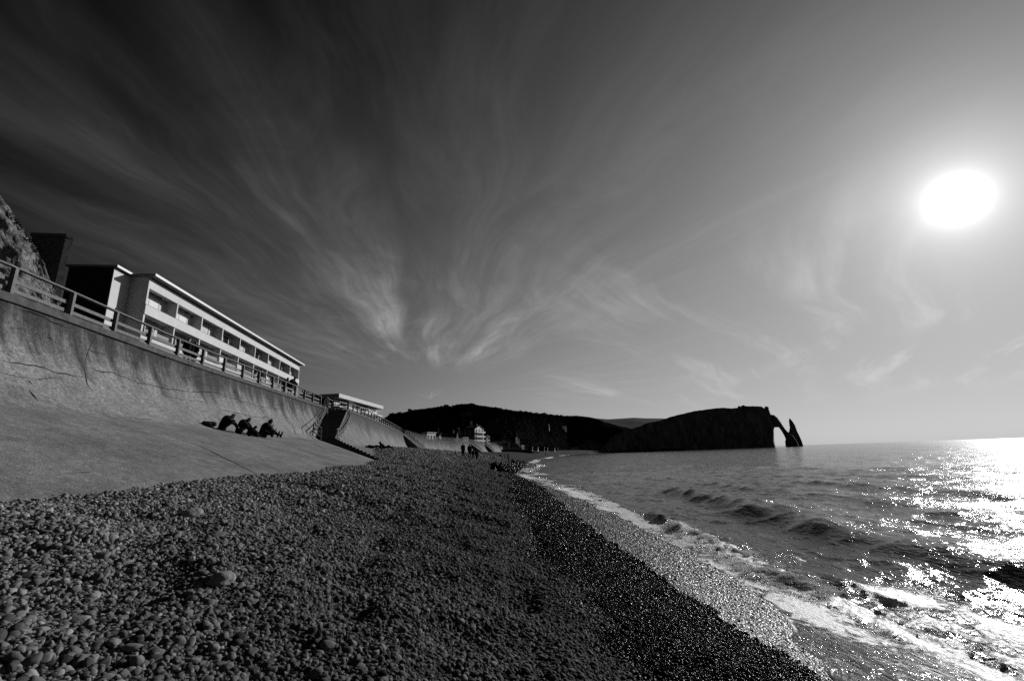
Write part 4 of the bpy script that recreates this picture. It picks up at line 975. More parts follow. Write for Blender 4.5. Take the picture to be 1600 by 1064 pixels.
q = MB(); q.quadbox([(-3.6, -0.9, 31.602), (1.55, -0.15, 31.602), (1.9, 0.75, 31.602), (-1.3, 3.7, 31.602), (-3.6, -0.9, 32.2), (1.55, -0.15, 32.2), (1.9, 0.75, 32.2), (-1.3, 3.7, 32.2)]); q.build('coping', M_STONEW, bast)
tb = np.concatenate([blob_points(16000, (-78.8, 67, 31.5), (3.4, 3.0, 7.4), 4, 0.8), blob_points(12000, (-77.4, 68, 29), (3.0, 3.0, 8.2), 6, 0.9)]); iv2 = empty('bush', (-78.5, 67, 20), label='black bushy tree filling the gap between chalk cliff and stone tower', cat='bush')
leaves('foliage', tb-np.array([-78.5, 67, 20]), 0.3, M_LEAF_N, iv2); q = MB(); q.tube((0, 0, -10), (0, 0, 14), 1.6, 0.7); q.build('trunk', M_BLACKW, iv2)
# chalk cliff at the left edge
M_CHALK, N, b = mat('chalk', 0.4, 0.9, 0.15)
p = N.pos(); pz = N.vm('MULTIPLY', p, (1.0, 1.0, 0.8)); n1 = N.noise(pz, 0.35, 8, 0.72, 0.6); n2 = N.noise(N.vm('MULTIPLY', p, (1.2, 1.2, 0.35)), 0.9, 7, 0.7, 0.5)
spk = N.noise(p, 2.3, 8, 0.75)
tn = N.m('MULTIPLY', N.m('MULTIPLY', N.ss(n1, 0.33, 0.50), N.ss(n2, 0.33, 0.50)), N.lin(spk, 0.35, 0.62, 0.25, 1.0)); setv(N, b, N.lin(tn, 0, 1, 0.015, 0.42))
N.l.new(N.bump(N.m('ADD', n1, N.m('MULTIPLY', spk, 0.5)), 1.0, 1.5), b.inputs['Normal'])
CO = Vector((-67.6, 54.9, 0)); CD = Vector((0.42, 0.907, 0)); CN = Vector((0.907, -0.42, 0))
top_s = [-60, -20, -6, -2.3, -0.3, 2.2, 4.2, 6.0, 7.6, 9.5]; top_h = [62, 50, 44.5, 42.0, 39.8, 36.5, 33.8, 30.0, 26.3, 20]
S_, T_ = np.meshgrid(np.linspace(-60, 9.5, 200), np.concatenate([np.linspace(0, 1, 120), 1+np.linspace(0, 1, 20)[1:]]))
Ht = np.interp(S_, top_s, top_h)+0.5*fbm(S_*0.9, S_*0, 12, 3)
hgt = 7+(Ht-7)*np.clip(T_, 0, 1)
dn = -0.10*(hgt-7)+1.3*fbm(S_*0.22+1, hgt*0.10, 13, 4)+0.6*fbm(S_*0.9, hgt*0.6, 14, 4)
bk = np.clip(T_-1, 0, 1)*30
VX = np.stack([CO.x+CD.x*S_+CN.x*(dn-bk), CO.y+CD.y*S_+CN.y*(dn-bk), hgt+bk*0.30], -1)
chalk = mesh_obj('chalk_cliff', VX.reshape(-1, 3), grid_faces(*S_.shape)[:, ::-1], M_CHALK, False); tag(chalk, kind='structure')
rg = np.random.default_rng(3); k_ = 9000; ss_ = rg.uniform(-30, 6.5, k_); hh_ = np.interp(ss_, top_s, top_h)
tuft = np.maximum(0, 0.35+fbm(ss_*0.5, ss_*0, 15, 3))*1.6*np.interp(ss_, [-4, 0, 2], [1.0, 0.55, 0.12])
dn_ = -0.10*(hh_-7); bkk = rg.uniform(-0.3, 2.5, k_)
sh = leaves('cliff_scrub', np.stack([CO.x+CD.x*ss_+CN.x*(dn_-bkk), CO.y+CD.y*ss_+CN.y*(dn_-bkk), hh_+tuft*rg.random(k_)-0.1], -1), 0.16, M_LEAF_N)
tag(sh, 'dark scrub along the top of the chalk cliff', 'scrub', kind='stuff')
# overgrown bank below the cliff and tower
bx_, by_ = np.meshgrid(np.linspace(-80, -41.5, 50), np.linspace(4, 62, 60))
bz_ = 8.2+np.clip((-41.8-bx_)/26, 0, 1)**0.8*13.2*sst(by_, 0, 30)+0.7*fbm(bx_*0.2, by_*0.2, 16, 3)*np.clip((-41.8-bx_)/6, 0, 1)
bank = mesh_obj('bank', np.stack([bx_, by_, bz_], -1).reshape(-1, 3), grid_faces(*bx_.shape), M_HILL, True); tag(bank, kind='structure')
k_ = 30000; lx, ly = rg.uniform(-72, -43, k_), rg.uniform(20, 62, k_)
lz = 8.2+np.clip((-41.8-lx)/26, 0, 1)**0.8*13.2*sst(ly, 0, 30)+1.3*np.maximum(0, 0.3+fbm(lx*0.5, ly*0.5, 17, 3))*rg.random(k_)
iv = leaves('bank_ivy', np.stack([lx, ly, lz], -1), 0.17, M_LEAF_N); tag(iv, 'dark ivy and scrub covering the bank below the cliff', 'ivy', kind='stuff')

# ------------------------------------------------------------------ town beyond the wall
M_TRIM = noisy('pale_trim', 0.35, 0.5, 2)
M_DKWALL = noisy('dark_timber_wall', 0.03, 0.06, 1.2)
M_SLATE = noisy('slate_roof', 0.018, 0.035, 1.5)
M_MIDW = noisy('grey_house_wall', 0.12, 0.2, 0.8)
def house(label, x0, x1, y, z0, h, depth, wall, roof='gable', nx=3, nz=3, rh=3.0, rz=-0.25, win=M_GLASS, balconies=False, chimney=True, group='houses of the town'):
    w = x1-x0; root = empty('house', ((x0+x1)/2, y, z0), rz, label=label, cat='house', group=group)
    q = MB(); q.box(-w/2, w/2, 0, depth, -2, h)
    if roof == 'gable': q.prism([(-w/2, 0, h), (w/2, 0, h), (0, 0, h+rh)], (0, 0.01, 0), (0, depth-0.01, 0))
    q.build('wall', wall, root)
    q = MB(); o_ = 0.35
    if roof == 'gable':
        for s_ in (-1, 1): q.quadbox([(s_*(w/2+o_), -o_, h-0.15), (0, -o_, h+rh+0.12), (0, depth+o_, h+rh+0.12), (s_*(w/2+o_), depth+o_, h-0.15), (s_*(w/2+o_), -o_, h+0.12), (0, -o_, h+rh+0.4), (0, depth+o_, h+rh+0.4), (s_*(w/2+o_), depth+o_, h+0.12)])
    elif roof == 'side':
        q.prism([(0, -o_, h+0.01), (0, depth+o_, h+0.01), (0, depth/2, h+rh)], (-w/2-o_, 0, 0), (w/2+o_, 0, 0))
    elif roof == 'hip':
        n_ = len(q.v); q.v += [(-w/2-o_, -o_, h), (w/2+o_, -o_, h), (w/2+o_, depth+o_, h), (-w/2-o_, depth+o_, h), (-w/4, depth/2, h+rh), (w/4, depth/2, h+rh)]
        q.f += [(n_, n_+1, n_+5, n_+4), (n_+1, n_+2, n_+5), (n_+2, n_+3, n_+4, n_+5), (n_+3, n_, n_+4), (n_+3, n_+2, n_+1, n_)]
    else: q.box(-w/2-0.3, w/2+0.3, -0.4, depth+0.3, h, h+0.35)
    r_ = q.build('roof', M_SLATE if roof != 'flat' else M_TRIM, root)
    if chimney:
        q = MB(); q.box(w*0.18, w*0.18+0.9, depth*0.4, depth*0.4+0.9, h, h+rh+1.2); q.build('chimney', M_MIDW, r_)
    for k in range(nz):
        for i in range(nx):
            cx, cz = -w/2+w*(i+0.5)/nx, h*(k+0.5)/nz; ww, wh = w/nx*0.24, h/nz*0.30
            q = MB(); q.box(cx-ww, cx+ww, -0.05, -0.005, cz-wh, cz+wh); f_ = q.build('window', win, root)
        if balconies:
            zb_ = h*k/nz+0.15; q = MB(); q.box(-w/2, w/2, -1.4, -0.06, zb_, zb_+0.18); q.box(-w/2, w/2, -1.4, -1.3, zb_+0.18, zb_+1.0); q.build('balcony', wall, root)
    # windows on the seaward end wall
    for k in range(nz):
        for i in range(2):
            cy, cz = depth*(i+0.5)/2, h*(k+0.5)/nz; q = MB(); q.box(w/2+0.005, w/2+0.05, cy-0.7, cy+0.7, cz-0.7, cz+0.7); q.build('window', win, root)
    return root
G0 = 8.4
house('tallest white house on the front, stacked balconies under a gable end', -29.0, -17.5, 302, G0, 11.0, 7.5, M_WHITE, 'gable', 3, 4, 2.2, rz=1.13, balconies=True)
hh_ = house('narrow dark tower-like house with a white chimney, joined beside the tallest white house', -31.6, -26.4, 296, G0, 12.0, 5, M_DKWALL, 'hip', 2, 4, 1.6, rz=0.1, chimney=False)
q = MB(); q.box(0.5, 1.9, 3, 4.4, 12.3, 16.2); q.build('chimney', M_WHITE, hh_)
house('half-timbered house with steep pale gable left of the tower-like house', -39.6, -31.6, 296, G0, 7.4, 6, M_MIDW, 'gable', 3, 3, 3.4, rz=0.9)
house('small pale annexe in front of the half-timbered house', -33.0, -28.0, 285, G0, 5.0, 3, M_WHITE, 'flat', 2, 2, rz=1.0, chimney=False)
house('dark house with long slate roof and two light dormers, left of the half-timbered house', -41.5, -33.5, 262, G0, 3.8, 10, M_DKWALL, 'side', 4, 1, 3.8, rz=0.0)
house('low dark slate-roofed house beside the light wall strip', -49.5, -44.5, 268, G0, 3.0, 9, M_DKWALL, 'side', 3, 1, 3.5)
hg = house('little white chapel-like gable with a thin spire', -45.2, -41.2, 270, G0, 5.2, 3, M_WHITE, 'gable', 2, 2, 2.4, rz=1.0, chimney=False)
q = MB(); q.tube((-0.9, 1, 6), (-0.9, 1, 11.2), 0.35, 0.05, 6); q.build('spire', M_WHITE, hg)
house('long low white-walled shed above the far railing', -45.0, -38.0, 230, G0, 5.9, 3, M_WHITE, 'flat', 3, 1, rz=1.1, chimney=False)
house('slim white turret standing alone right of the tallest white house', -20.9, -17.3, 330, G0, 7.0, 1.5, M_WHITE, 'hip', 1, 3, 1.2, rz=1.0, chimney=False)
house('low glass-fronted pavilion with a thin pale roof', -17.0, -11.5, 344, G0, 3.7, 6, M_MIDW, 'flat', 3, 1, rz=0.4, chimney=False)
house('small dark hut with pale fascia at the end of the wall', -12.0, -8.6, 350, G0-1, 3.4, 5, M_DKWALL, 'flat', 2, 1, rz=0.4, chimney=False)
house('large faint manor with steep roof on the wooded slope above the town', -25.0, -11.8, 400, 15.5, 12.5, 10, M_DKWALL, 'hip', 6, 4, 4.5, rz=0.1, group='houses on the hill')
t_ = 850/620
vz = float(hill1_z(np.array(66*t_), np.array(850.)))-1.0
house('tall white hillside villa, left block of two', 55.0*t_, 61.0*t_, 850, vz, 2.6+(43.2-2.6)*t_-vz, 4, M_WHITE, 'flat', 2, 3, rz=0.8, chimney=False, group='houses on the hill')
house('wide low white hillside villa, right block of two', 61.5*t_, 71*t_, 852, vz, max(3.5, 2.6+(37.0-2.6)*t_-vz), 4, M_WHITE, 'flat', 4, 1, rz=0.8, chimney=False, group='houses on the hill')
house('tiny pale house lower on the slope left of the hillside villa', 52, 56, 760, float(hill1_z(np.array(52.), np.array(760.)))-1, 6, 5, M_MIDW, 'gable', 2, 2, 2, group='houses on the hill')
house('tall narrow grey gabled house where the beach meets the town', -1.0, 5.0, 440, 7, 10.0, 4, M_MIDW, 'gable', 2, 3, 4.2, rz=0.9)
house('low white beach building nearest the open shingle', 4.0, 9.5, 455, 6.2, 4.6, 3, M_WHITE, 'flat', 2, 1, rz=0.95, chimney=False)
house('long low grey beach house far along the bay', 92, 108, 795, 6, 4.5, 8, M_MIDW, 'flat', 5, 1, rz=0.4, chimney=False)
for i, (x_, y_, w_) in enumerate(((12, 480, 5), (19, 505, 5), (27, 540, 6), (34, 575, 5), (43, 610, 8), (52, 645, 6))):
    house(('first', 'second', 'third', 'fourth', 'fifth', 'sixth')[i]+' small beach hut along the far shore, counted from the white beach building', x_, x_+w_, y_, 6.2, 2.6, 4, (M_MIDW, M_WHITE, M_DKWALL)[i % 3], 'side', 2, 1, 1.3, chimney=False, group='beach huts on the far shore')
# dark timber terrace with boats drawn up beside the last stairs
dk = empty('terrace', (-6.0, 300, 4.2), 0.18, label='long dark timber terrace above the shingle at the end of the wall', cat='terrace')
q = MB(); q.quadbox([(-7, 0, -1), (20, 0, -1), (20, 12, -1), (-7, 12, -1), (-7.5, 0, 1.9), (14, 0, 1.2), (14, 12, 1.2), (-7.5, 12, 1.9)]); q.build('deck', M_DKWALL, dk)
q = MB()
for i in range(9): q.box(-7+i*2.4, -6.9+i*2.4, 0.1, 0.2, 1.2, 2.9)
q.box(-7.2, 13, 0.1, 0.2, 2.55, 2.65); q.build('balustrade', M_DKWALL, dk)
pv_ = empty('pavilion', (-6.5, 303, 6.0), 0.18, label='white-posted open pavilion with umbrella roof on the dark timber terrace', cat='pavilion')
q = MB(); q.box(-5.5, -4.4, 0, 1, 0, 3.4); q.box(-4.4, -2.2, 0.2, 0.5, 1.6, 2.1); q.box(2.2, 3.0, 0, 0.6, 0, 4.6); q.build('post', M_WHITE, pv_)
q = MB(); q.prism([(-3.8, 0, 4.4), (3.6, 0, 4.4), (0, 0, 6.0)], (0, 0, 0), (0, 5, 0)); q.build('roof', M_GREYR, pv_)
q = MB(); q.box(-1.8, -1.0, 0.3, 1.1, 0, 4.4); q.box(4.4, 5.4, 0.5, 1.5, 0, 1.6); q.build('counter', M_MIDW, pv_)
def boat(label, x, y, z0, L, rz, m):
    root = empty('boat', (x, y, z0), rz, label=label, cat='boat', group='boats drawn up on the shingle')
    q = MB(); N_ = 9; ring = []
    for i in range(N_):
        t = i/(N_-1); b_ = 0.17*L*math.sin(math.pi*min(1, 0.25+0.75*t*1.0))**0.6*(1 if t < 0.85 else (1-t)/0.15*0.9+0.1); sh_ = 0.14*L+0.05*L*abs(2*t-1)**2
        ring.append([(-L/2+L*t, -b_, sh_), (-L/2+L*t, -b_*0.75, 0.05*L), (-L/2+L*t, 0, 0), (-L/2+L*t, b_*0.75, 0.05*L), (-L/2+L*t, b_, sh_), (-L/2+L*t, b_*0.85, sh_-0.02*L), (-L/2+L*t, 0, 0.07*L), (-L/2+L*t, -b_*0.85, sh_-0.02*L)])
    for r_ in ring: q.v += r_
    for i in range(N_-1):
        for j in range(8): q.f.append((i*8+j, i*8+(j+1) % 8, (i+1)*8+(j+1) % 8, (i+1)*8+j))
    q.f += [tuple(range(8)), tuple((N_-1)*8+j for j in range(8))]; q.build('hull', m, root)
    q = MB(); q.box(-0.12*L, -0.07*L, -0.13*L, 0.13*L, 0.12*L, 0.14*L); q.box(0.14*L, 0.19*L, -0.12*L, 0.12*L, 0.12*L, 0.14*L); q.build('thwart', M_TRIM, root); return root
for (bx, by, L_, a_, m_, lb) in ((7.5, 318, 5.5, 0.3, M_DKWALL, 'dark boat lying at the seaward end of the timber terrace'), (10.5, 330, 5, 0.1, M_WHITE, 'white boat beside the dark boat past the timber terrace'), (16, 372, 5, -0.2, M_MIDW, 'grey boat farther along the far shingle')):
    boat(lb, bx, by, float(ground_z(bx, by)), L_, a_, m_)

# ------------------------------------------------------------------ people
M_SKIN = noisy('skin', 0.16, 0.2, 20, rough=0.6, bump=0); M_CLOTH = noisy('dark_cloth', 0.008, 0.016, 15, rough=0.95, bump=0.2, bd=0.004, spec=0.05)
M_CLOTH2 = noisy('charcoal_cloth', 0.012, 0.03, 15, rough=0.95, bump=0.2, bd=0.004, spec=0.05); M_PALE = noisy('pale_cloth', 0.3, 0.45, 15, rough=0.9, bump=0.1)
M_HAIR = noisy('dark_hair', 0.006, 0.012, 40, rough=0.7, bump=0.3, bd=0.003, spec=0.1)
def capsule(V_, F_, a, b, r0, r1, k=12, flat=1.0):
    a, b = Vector(a), Vector(b); d = b-a; L = max(d.length, 1e-4); d.normalize(); e = d.orthogonal().normalized(); f = d.cross(e); n0 = len(V_)
    rows = []
    for i in range(5): t = -math.pi/2+math.pi/2*i/4; rows.append((a+d*math.sin(t)*r0, r0*math.cos(t)))
    for i in range(5): t = math.pi/2*i/4; rows.append((b+d*math.sin(t)*r1, r1*math.cos(t)))
    for p, r in rows:
        r = max(r, 1e-4)
        for j in range(k): th = 2*math.pi*j/k; V_.append(p+e*math.cos(th)*r+f*math.sin(th)*r*flat)
    for i in range(len(rows)-1):
        for j in range(k): F_.append((n0+i*k+j, n0+i*k+(j+1) % k, n0+(i+1)*k+(j+1) % k, n0+(i+1)*k+j))
    F_.append(tuple(n0+j for j in reversed(range(k)))); F_.append(tuple(n0+(len(rows)-1)*k+j for j in range(k)))
def fuse(name, caps, m, vox, parent, sm=2):
    V_, F_ = [], []
    for c in caps: capsule(V_, F_, *c)
    me_ = bpy.data.meshes.new(name); me_.from_pydata([tuple(v) for v in V_], [], F_); me_.update()
    o = bpy.data.objects.new(name, me_); C.objects.link(o)
    r = o.modifiers.new('r', 'REMESH'); r.mode = 'VOXEL'; r.voxel_size = vox; r.use_smooth_shade = True
    s_ = o.modifiers.new('s', 'SMOOTH'); s_.iterations = sm; s_.factor = 0.5
    bpy.context.view_layer.update(); dg = bpy.context.evaluated_depsgraph_get()
    me2 = bpy.data.meshes.new_from_object(o.evaluated_get(dg)); o.modifiers.clear(); o.data = me2; bpy.data.meshes.remove(me_); me2.materials.clear(); me2.materials.append(m)
    me2.polygons.foreach_set('use_smooth', [True]*len(me2.polygons)); o.parent = parent; return o
# poses: joints for a 1.72 m adult, +Y is forward, z=0 is what carries the figure
POSES = {
 'stand': dict(pel=(0, 0, .95), wst=(0, .01, 1.10), chs=(0, 0, 1.33), nck=(0, .01, 1.48), hed=(0, .03, 1.62), look=(0, 1, -.05), sL=(-.18, 0, 1.41), eL=(-.24, -.03, 1.13), hL=(-.22, .08, .90), sR=(.18, 0, 1.41), eR=(.24, -.02, 1.13), hR=(.23, .06, .90), pL=(-.09, 0, .92), kL=(-.10, .03, .50), aL=(-.11, -.02, .09), pR=(.09, 0, .92), kR=(.11, .05, .50), aR=(.12, .02, .09)),
 'lean': dict(pel=(0, -.20, .94), wst=(0, -.12, 1.09), chs=(0, .03, 1.28), nck=(0, .13, 1.40), hed=(0, .20, 1.52), look=(0, 1, -.3), sL=(-.18, .06, 1.34), eL=(-.27, .22, 1.12), hL=(-.10, .40, 1.13), sR=(.18, .06, 1.34), eR=(.27, .22, 1.12), hR=(.10, .42, 1.13), pL=(-.09, -.20, .92), kL=(-.10, -.08, .50), aL=(-.11, -.12, .09), pR=(.09, -.20, .92), kR=(.11, -.16, .50), aR=(.13, -.26, .09)),
 'walk': dict(pel=(0, 0, .93), wst=(0, .02, 1.08), chs=(0, .05, 1.31), nck=(0, .08, 1.45), hed=(0, .12, 1.58), look=(0, 1, -.15), sL=(-.18, .04, 1.38), eL=(-.24, -.12, 1.14), hL=(-.22, -.10, .90), sR=(.18, .04, 1.38), eR=(.24, .12, 1.12), hR=(.20, .28, .98), pL=(-.09, 0, .90), kL=(-.09, .20, .54), aL=(-.09, .22, .10), pR=(.09, 0, .90), kR=(.10, -.02, .48), aR=(.10, -.30, .15)),
 'sit_hug': dict(pel=(0, 0, .13), wst=(0, .03, .30), chs=(0, .15, .52), nck=(0, .28, .64), hed=(0, .40, .68), look=(0, .55, -.85), sL=(-.18, .19, .59), eL=(-.24, .40, .38), hL=(-.07, .56, .24), sR=(.18, .19, .59), eR=(.24, .40, .38), hR=(.07, .58, .22), pL=(-.10, .02, .13), kL=(-.14, .42, .45), aL=(-.12, .66, .09), pR=(.10, .02, .13), kR=(.13, .43, .47), aR=(.12, .70, .09)),
 'sit_legs': dict(pel=(0, 0, .13), wst=(0, .02, .31), chs=(0, .12, .54), nck=(0, .22, .68), hed=(0, .31, .79), look=(0, .9, -.45), sL=(-.18, .15, .61), eL=(-.23, .36, .45), hL=(-.05, .42, .60), sR=(.18, .15, .61), eR=(.25, .34, .40), hR=(.10, .56, .32), pL=(-.10, .02, .12), kL=(-.15, .46, .24), aL=(-.17, .90, .09), pR=(.10, .02, .12), kR=(.10, .42, .40), aR=(.12, .72, .10)),
 'recline': dict(pel=(0, 0, .12), wst=(0, -.12, .22), chs=(0, -.30, .36), nck=(0, -.40, .46), hed=(0, -.44, .57), look=(0, .9, -.2), sL=(-.19, -.34, .42), eL=(-.26, -.48, .16), hL=(-.24, -.26, .06), sR=(.19, -.34, .42), eR=(.26, -.46, .16), hR=(.26, -.24, .06), pL=(-.10, .02, .12), kL=(-.12, .44, .20), aL=(-.12, .84, .08), pR=(.10, .02, .12), kR=(.12, .42, .30), aR=(.12, .78, .08)),
 'lie': dict(pel=(0, 0, .12), wst=(0, -.17, .13), chs=(0, -.40, .15), nck=(0, -.55, .16), hed=(0, -.69, .18), look=(0, .25, 1), sL=(-.18, -.48, .15), eL=(-.32, -.30, .08), hL=(-.22, -.10, .14), sR=(.18, -.48, .15), eR=(.32, -.30, .08), hR=(.20, -.06, .16), pL=(-.10, .03, .11), kL=(-.12, .44, .24), aL=(-.13, .84, .08), pR=(.10, .03, .11), kR=(.12, .44, .13), aR=(.13, .86, .08)),
}
def person(label, pose, loc, face, h=1.72, vox=0.016, coat=M_CLOTH, legs=M_CLOTH, hair='short', hood=False, tilt=0.0, group=None, extra=None, bulk=1.0):
    """face: compass angle in degrees the figure faces (0 = +y, 90 = +x)"""
    s = h/1.72; P_ = {k: Vector(v) for k, v in POSES[pose].items()}
    root = empty('person', loc, -R(face), label=label, cat='person', group=group); root.scale = (s, s, s)
    if tilt: root.rotation_euler[1] = tilt
    H_ = P_['hed']; lk = P_['look'].normalized(); sd = lk.cross(Vector((0, 0, 1))).normalized(); upv = sd.cross(lk)
    body = [(P_['pel'], P_['wst'], .135, .12), (P_['wst'], P_['chs'], .125, .145), (P_['chs'], P_['nck'], .135, .06), (P_['sL'], P_['sR'], .062, .062), (P_['nck'], H_, .055, .06),
            (H_-upv*.03, H_+upv*.035, .082, .098), (H_-upv*.05+lk*.03, H_-upv*.085+lk*.055, .06, .038), (H_+lk*.085+upv*.005, H_+lk*.112-upv*.03, .012, .017),
            (H_+lk*.088-upv*.066-sd*.02, H_+lk*.088-upv*.066+sd*.02, .010, .010), (H_+lk*.07+upv*.03-sd*.04, H_+lk*.07+upv*.03+sd*.04, .03, .03)]
    for sg in (-1, 1): body.append((H_+sd*sg*.088-upv*.03, H_+sd*sg*.092+upv*.025, .012, .016))
    for S in 'LR':
        body += [(P_['s'+S], P_['e'+S], .052, .040), (P_['e'+S], P_['h'+S], .040, .027), (P_['p'+S], P_['k'+S], .092, .058), (P_['k'+S], P_['a'+S], .057, .038)]
        an_, kn = P_['a'+S], P_['k'+S]; fd = Vector((0, 1, 0)) if pose not in ('lie', 'sit_legs', 'recline') else Vector((0, .35, .9)); fd.normalize()
        body.append((an_-fd*.03-Vector((0, 0, .03)), an_+fd*.17-Vector((0, 0, .045 if fd.z < .5 else 0)), .042, .034))
        # hand: palm, four unequal curled fingers and a thumb from the side of the palm
        w = P_['h'+S]; d = (w-P_['e'+S]).normalized(); ac = Vector((1, 0, 0)) if abs(d.x) < .8 else Vector((0, 1, 0)); ac = (ac-d*ac.dot(d)).normalized(); cu = d.cross(ac)*(1 if S == 'L' else -1)
        body.append((w, w+d*.07, .028, .034, 10, .6))
        for i, (ln, of) in enumerate(((.066, -.027), (.076, -.009), (.070, .009), (.054, .026))):
            b0 = w+d*.085+ac*of; m0 = b0+d*ln*.55+cu*.012; body += [(b0, m0, .0095, .009, 6), (m0, m0+d*ln*.40+cu*.026, .009, .0075, 6)]
        t0 = w+d*.03-ac*.030; body += [(t0, t0+d*.032-ac*.022+cu*.01, .011, .010, 6), (t0+d*.032-ac*.022+cu*.01, t0+d*.062-ac*.024+cu*.024, .010, .008, 6)]
    fuse('body', body, M_SKIN, vox*0.62 if vox < .02 else vox, root)
    # coat and sleeves
    k = 1.18*bulk
    ct = [(P_['pel']+Vector((0, 0, -.02)), P_['wst'], .155*bulk, .15*bulk), (P_['wst'], P_['chs'], .152*bulk, .172*bulk), (P_['chs'], P_['nck'], .165*bulk, .085), (P_['sL'], P_['sR'], .085*bulk, .085*bulk)]
    if pose in ('stand', 'walk', 'lean'): ct.append((P_['pel'], P_['pel']-Vector((0, 0, .12)), .16*bulk, .165*bulk))
    for S in 'LR': ct += [(P_['s'+S], P_['e'+S], .076*bulk, .062*bulk), (P_['e'+S], P_['e'+S].lerp(P_['h'+S], .86), .060*bulk, .046)]
    if hood: ct += [(P_['nck']-lk*.03, H_-lk*.03+upv*.03, .10, .128)]
    fuse('jacket', ct, coat, vox, root)
    tr = [(P_['pel']-Vector((.02, 0, 0)), P_['pel']+Vector((.02, 0, 0)), .150, .150)]
    for S in 'LR': tr += [(P_['p'+S], P_['k'+S], .112, .076), (P_['k'+S], P_['k'+S].lerp(P_['a'+S], .88), .074, .058)]
    fuse('trousers', tr, legs, vox, root)
    sh_ = []
    for S in 'LR':
        an_ = P_['a'+S]; fd = Vector((0, 1, 0)) if pose not in ('lie', 'sit_legs', 'recline') else Vector((0, .35, .9)); fd.normalize()
        sh_.append((an_-fd*.05-Vector((0, 0, .035)), an_+fd*.18-Vector((0, 0, .05 if fd.z < .5 else 0)), .052, .043))
    fuse('shoes', sh_, M_CLOTH, vox, root)
    if not hood:
        hc = [(H_-lk*.028+upv*.03, H_-lk*.012+upv*.055, .092, .090)]
        if hair == 'long': hc += [(H_-lk*.05, P_['nck']-lk*.09-upv*.02, .085, .07)]
        if hair == 'bushy': hc = [(H_-lk*.03+upv*.01, H_-lk*.02+upv*.06, .115, .12)]
        if hair == 'cap': hc = [(H_+upv*.05-lk*.01, H_+upv*.07-lk*.01, .098, .09), (H_+upv*.055+lk*.08, H_+upv*.045+lk*.14, .045, .03)]
        fuse('hair' if hair != 'cap' else 'cap', hc, M_HAIR, vox*.8, root)
    if extra: extra(root, P_)
    return root
def apron_pt(x, y): return (x, y, surf_z(PA, 3.1, 4.3, x, y)+0.01)
GS = 'people sitting on the sea wall apron'
person('hunched person sitting at the left end of the group on the apron, knees up', 'sit_hug', apron_pt(-15.25, 24.0), 62, 1.80, coat=M_CLOTH, hood=False, group=GS, bulk=1.25)
person('person with bowed head sitting next to the child on the concrete apron', 'sit_hug', apron_pt(-14.95, 25.0), 70, 1.78, hair='short', coat=M_CLOTH2, group=GS, bulk=1.22)
person('small child with bare forearms sitting close beside the middle adult on the apron', 'sit_hug', apron_pt(-14.45, 25.15), 78, 1.10, hair='bushy', group=GS)
def cup(root, P_):
    q = MB(); q.tube((.10, .62, .34), (.10, .63, .43), .035, .042, 10); q.build('cup', M_WHITE, root)
person('bulky bushy-haired person at the right of the apron group with one leg stretched out', 'sit_legs', apron_pt(-14.72, 27.0), 58, 1.85, hair='bushy', coat=M_CLOTH, group=GS, bulk=1.45, extra=cup)
person('person in dark clothes half reclining low behind the right-hand sitter on the apron', 'recline', apron_pt(-14.6, 26.1), 60, 1.7, hair='long', coat=M_CLOTH, group=GS)
bg = empty('shadow_lump', apron_pt(-15.5, 23.3), 0.4, label='dark lump standing in for the shadow on the apron left of the hunched person', cat='shadow_shape')  # added lump in place of the hunched person's cast shadow
fuse('shadow_shape', [((-.20, 0, .15), (.20, .05, .13), .15, .13), ((-.15, -.08, .12), (.05, -.1, .12), .10, .08)], M_CLOTH2, .02, bg)
q = MB(); q.beam((-.22, .12, .2), (.15, .14, .22), .03, .05); q.build('shadow_bar', M_CLOTH, bg)
GP = 'people on the promenade'
person('dark-coated person behind the near railing, left of a standing pair', 'stand', (-19.85, 27.0, TOP), 150, 1.74, hair='cap', group=GP, vox=.02, bulk=1.2)
person('broad dark-coated person behind the near railing, right of a standing pair', 'stand', (-19.75, 27.5, TOP), 200, 1.66, hair='short', coat=M_CLOTH2, group=GP, vox=.02, bulk=1.3)
person('slight figure standing sideways behind the railing midway along the white building', 'walk', (-20.1, 35.6, TOP), 30, 1.40, hair='long', coat=M_CLOTH2, group=GP, vox=.02)
person('person leaning on the railing beside a taller capped one, near the white building end', 'lean', (-20.75, 41.0, TOP), 100, 1.75, hair='short', group=GP, vox=.02, bulk=1.15)
person('tall bulky capped person leaning at the railing near the end of the white building', 'lean', (-20.75, 42.2, TOP), 95, 2.0, hair='cap', group=GP, vox=.02, bulk=1.3)
GB = 'people at the foot of the middle wall section'
def gnd(x, y, o=0.0): return (x, y, max(float(ground_z(x, y)), surf_z(PB, 2.5, 4.0, x, y) if x < -14 and y > 50 else -9)+o)
person('person lying on their back at the foot of the middle wall section', 'lie', gnd(-16.1, 52.6, 0.1), 85, 1.75, vox=.025, group=GB, hair='long', bulk=1.15)
person('person sitting upright beside the lying one at the foot of the middle wall section', 'recline', gnd(-14.95, 53.2, 0.12), 60, 1.9, vox=.025, group=GB, hair='bushy', bulk=1.2)
GW = 'people standing on the shingle'
for (x, y, f_, h_, ps, lb, bk, hr) in ((-6.75, 60, 20, 1.78, 'stand', 'coated adult standing at the left end of the four on the shingle', 1.25, 'short'), (-5.95, 60.5, 10, 1.85, 'stand', 'slimmer standing walker second from left of the four on the shingle', 1.05, 'short'),
                               (-5.55, 61.0, -20, 1.25, 'stand', 'small child standing third of the four on the shingle', 1.1, 'bushy'), (-5.05, 60.6, 10, 1.28, 'walk', 'stocky child at the right end of the four on the shingle', 1.5, 'short')):
    person(lb, ps, (x, y, float(ground_z(x, y))), f_, h_, vox=.03, group=GW, bulk=bk, hair=hr)
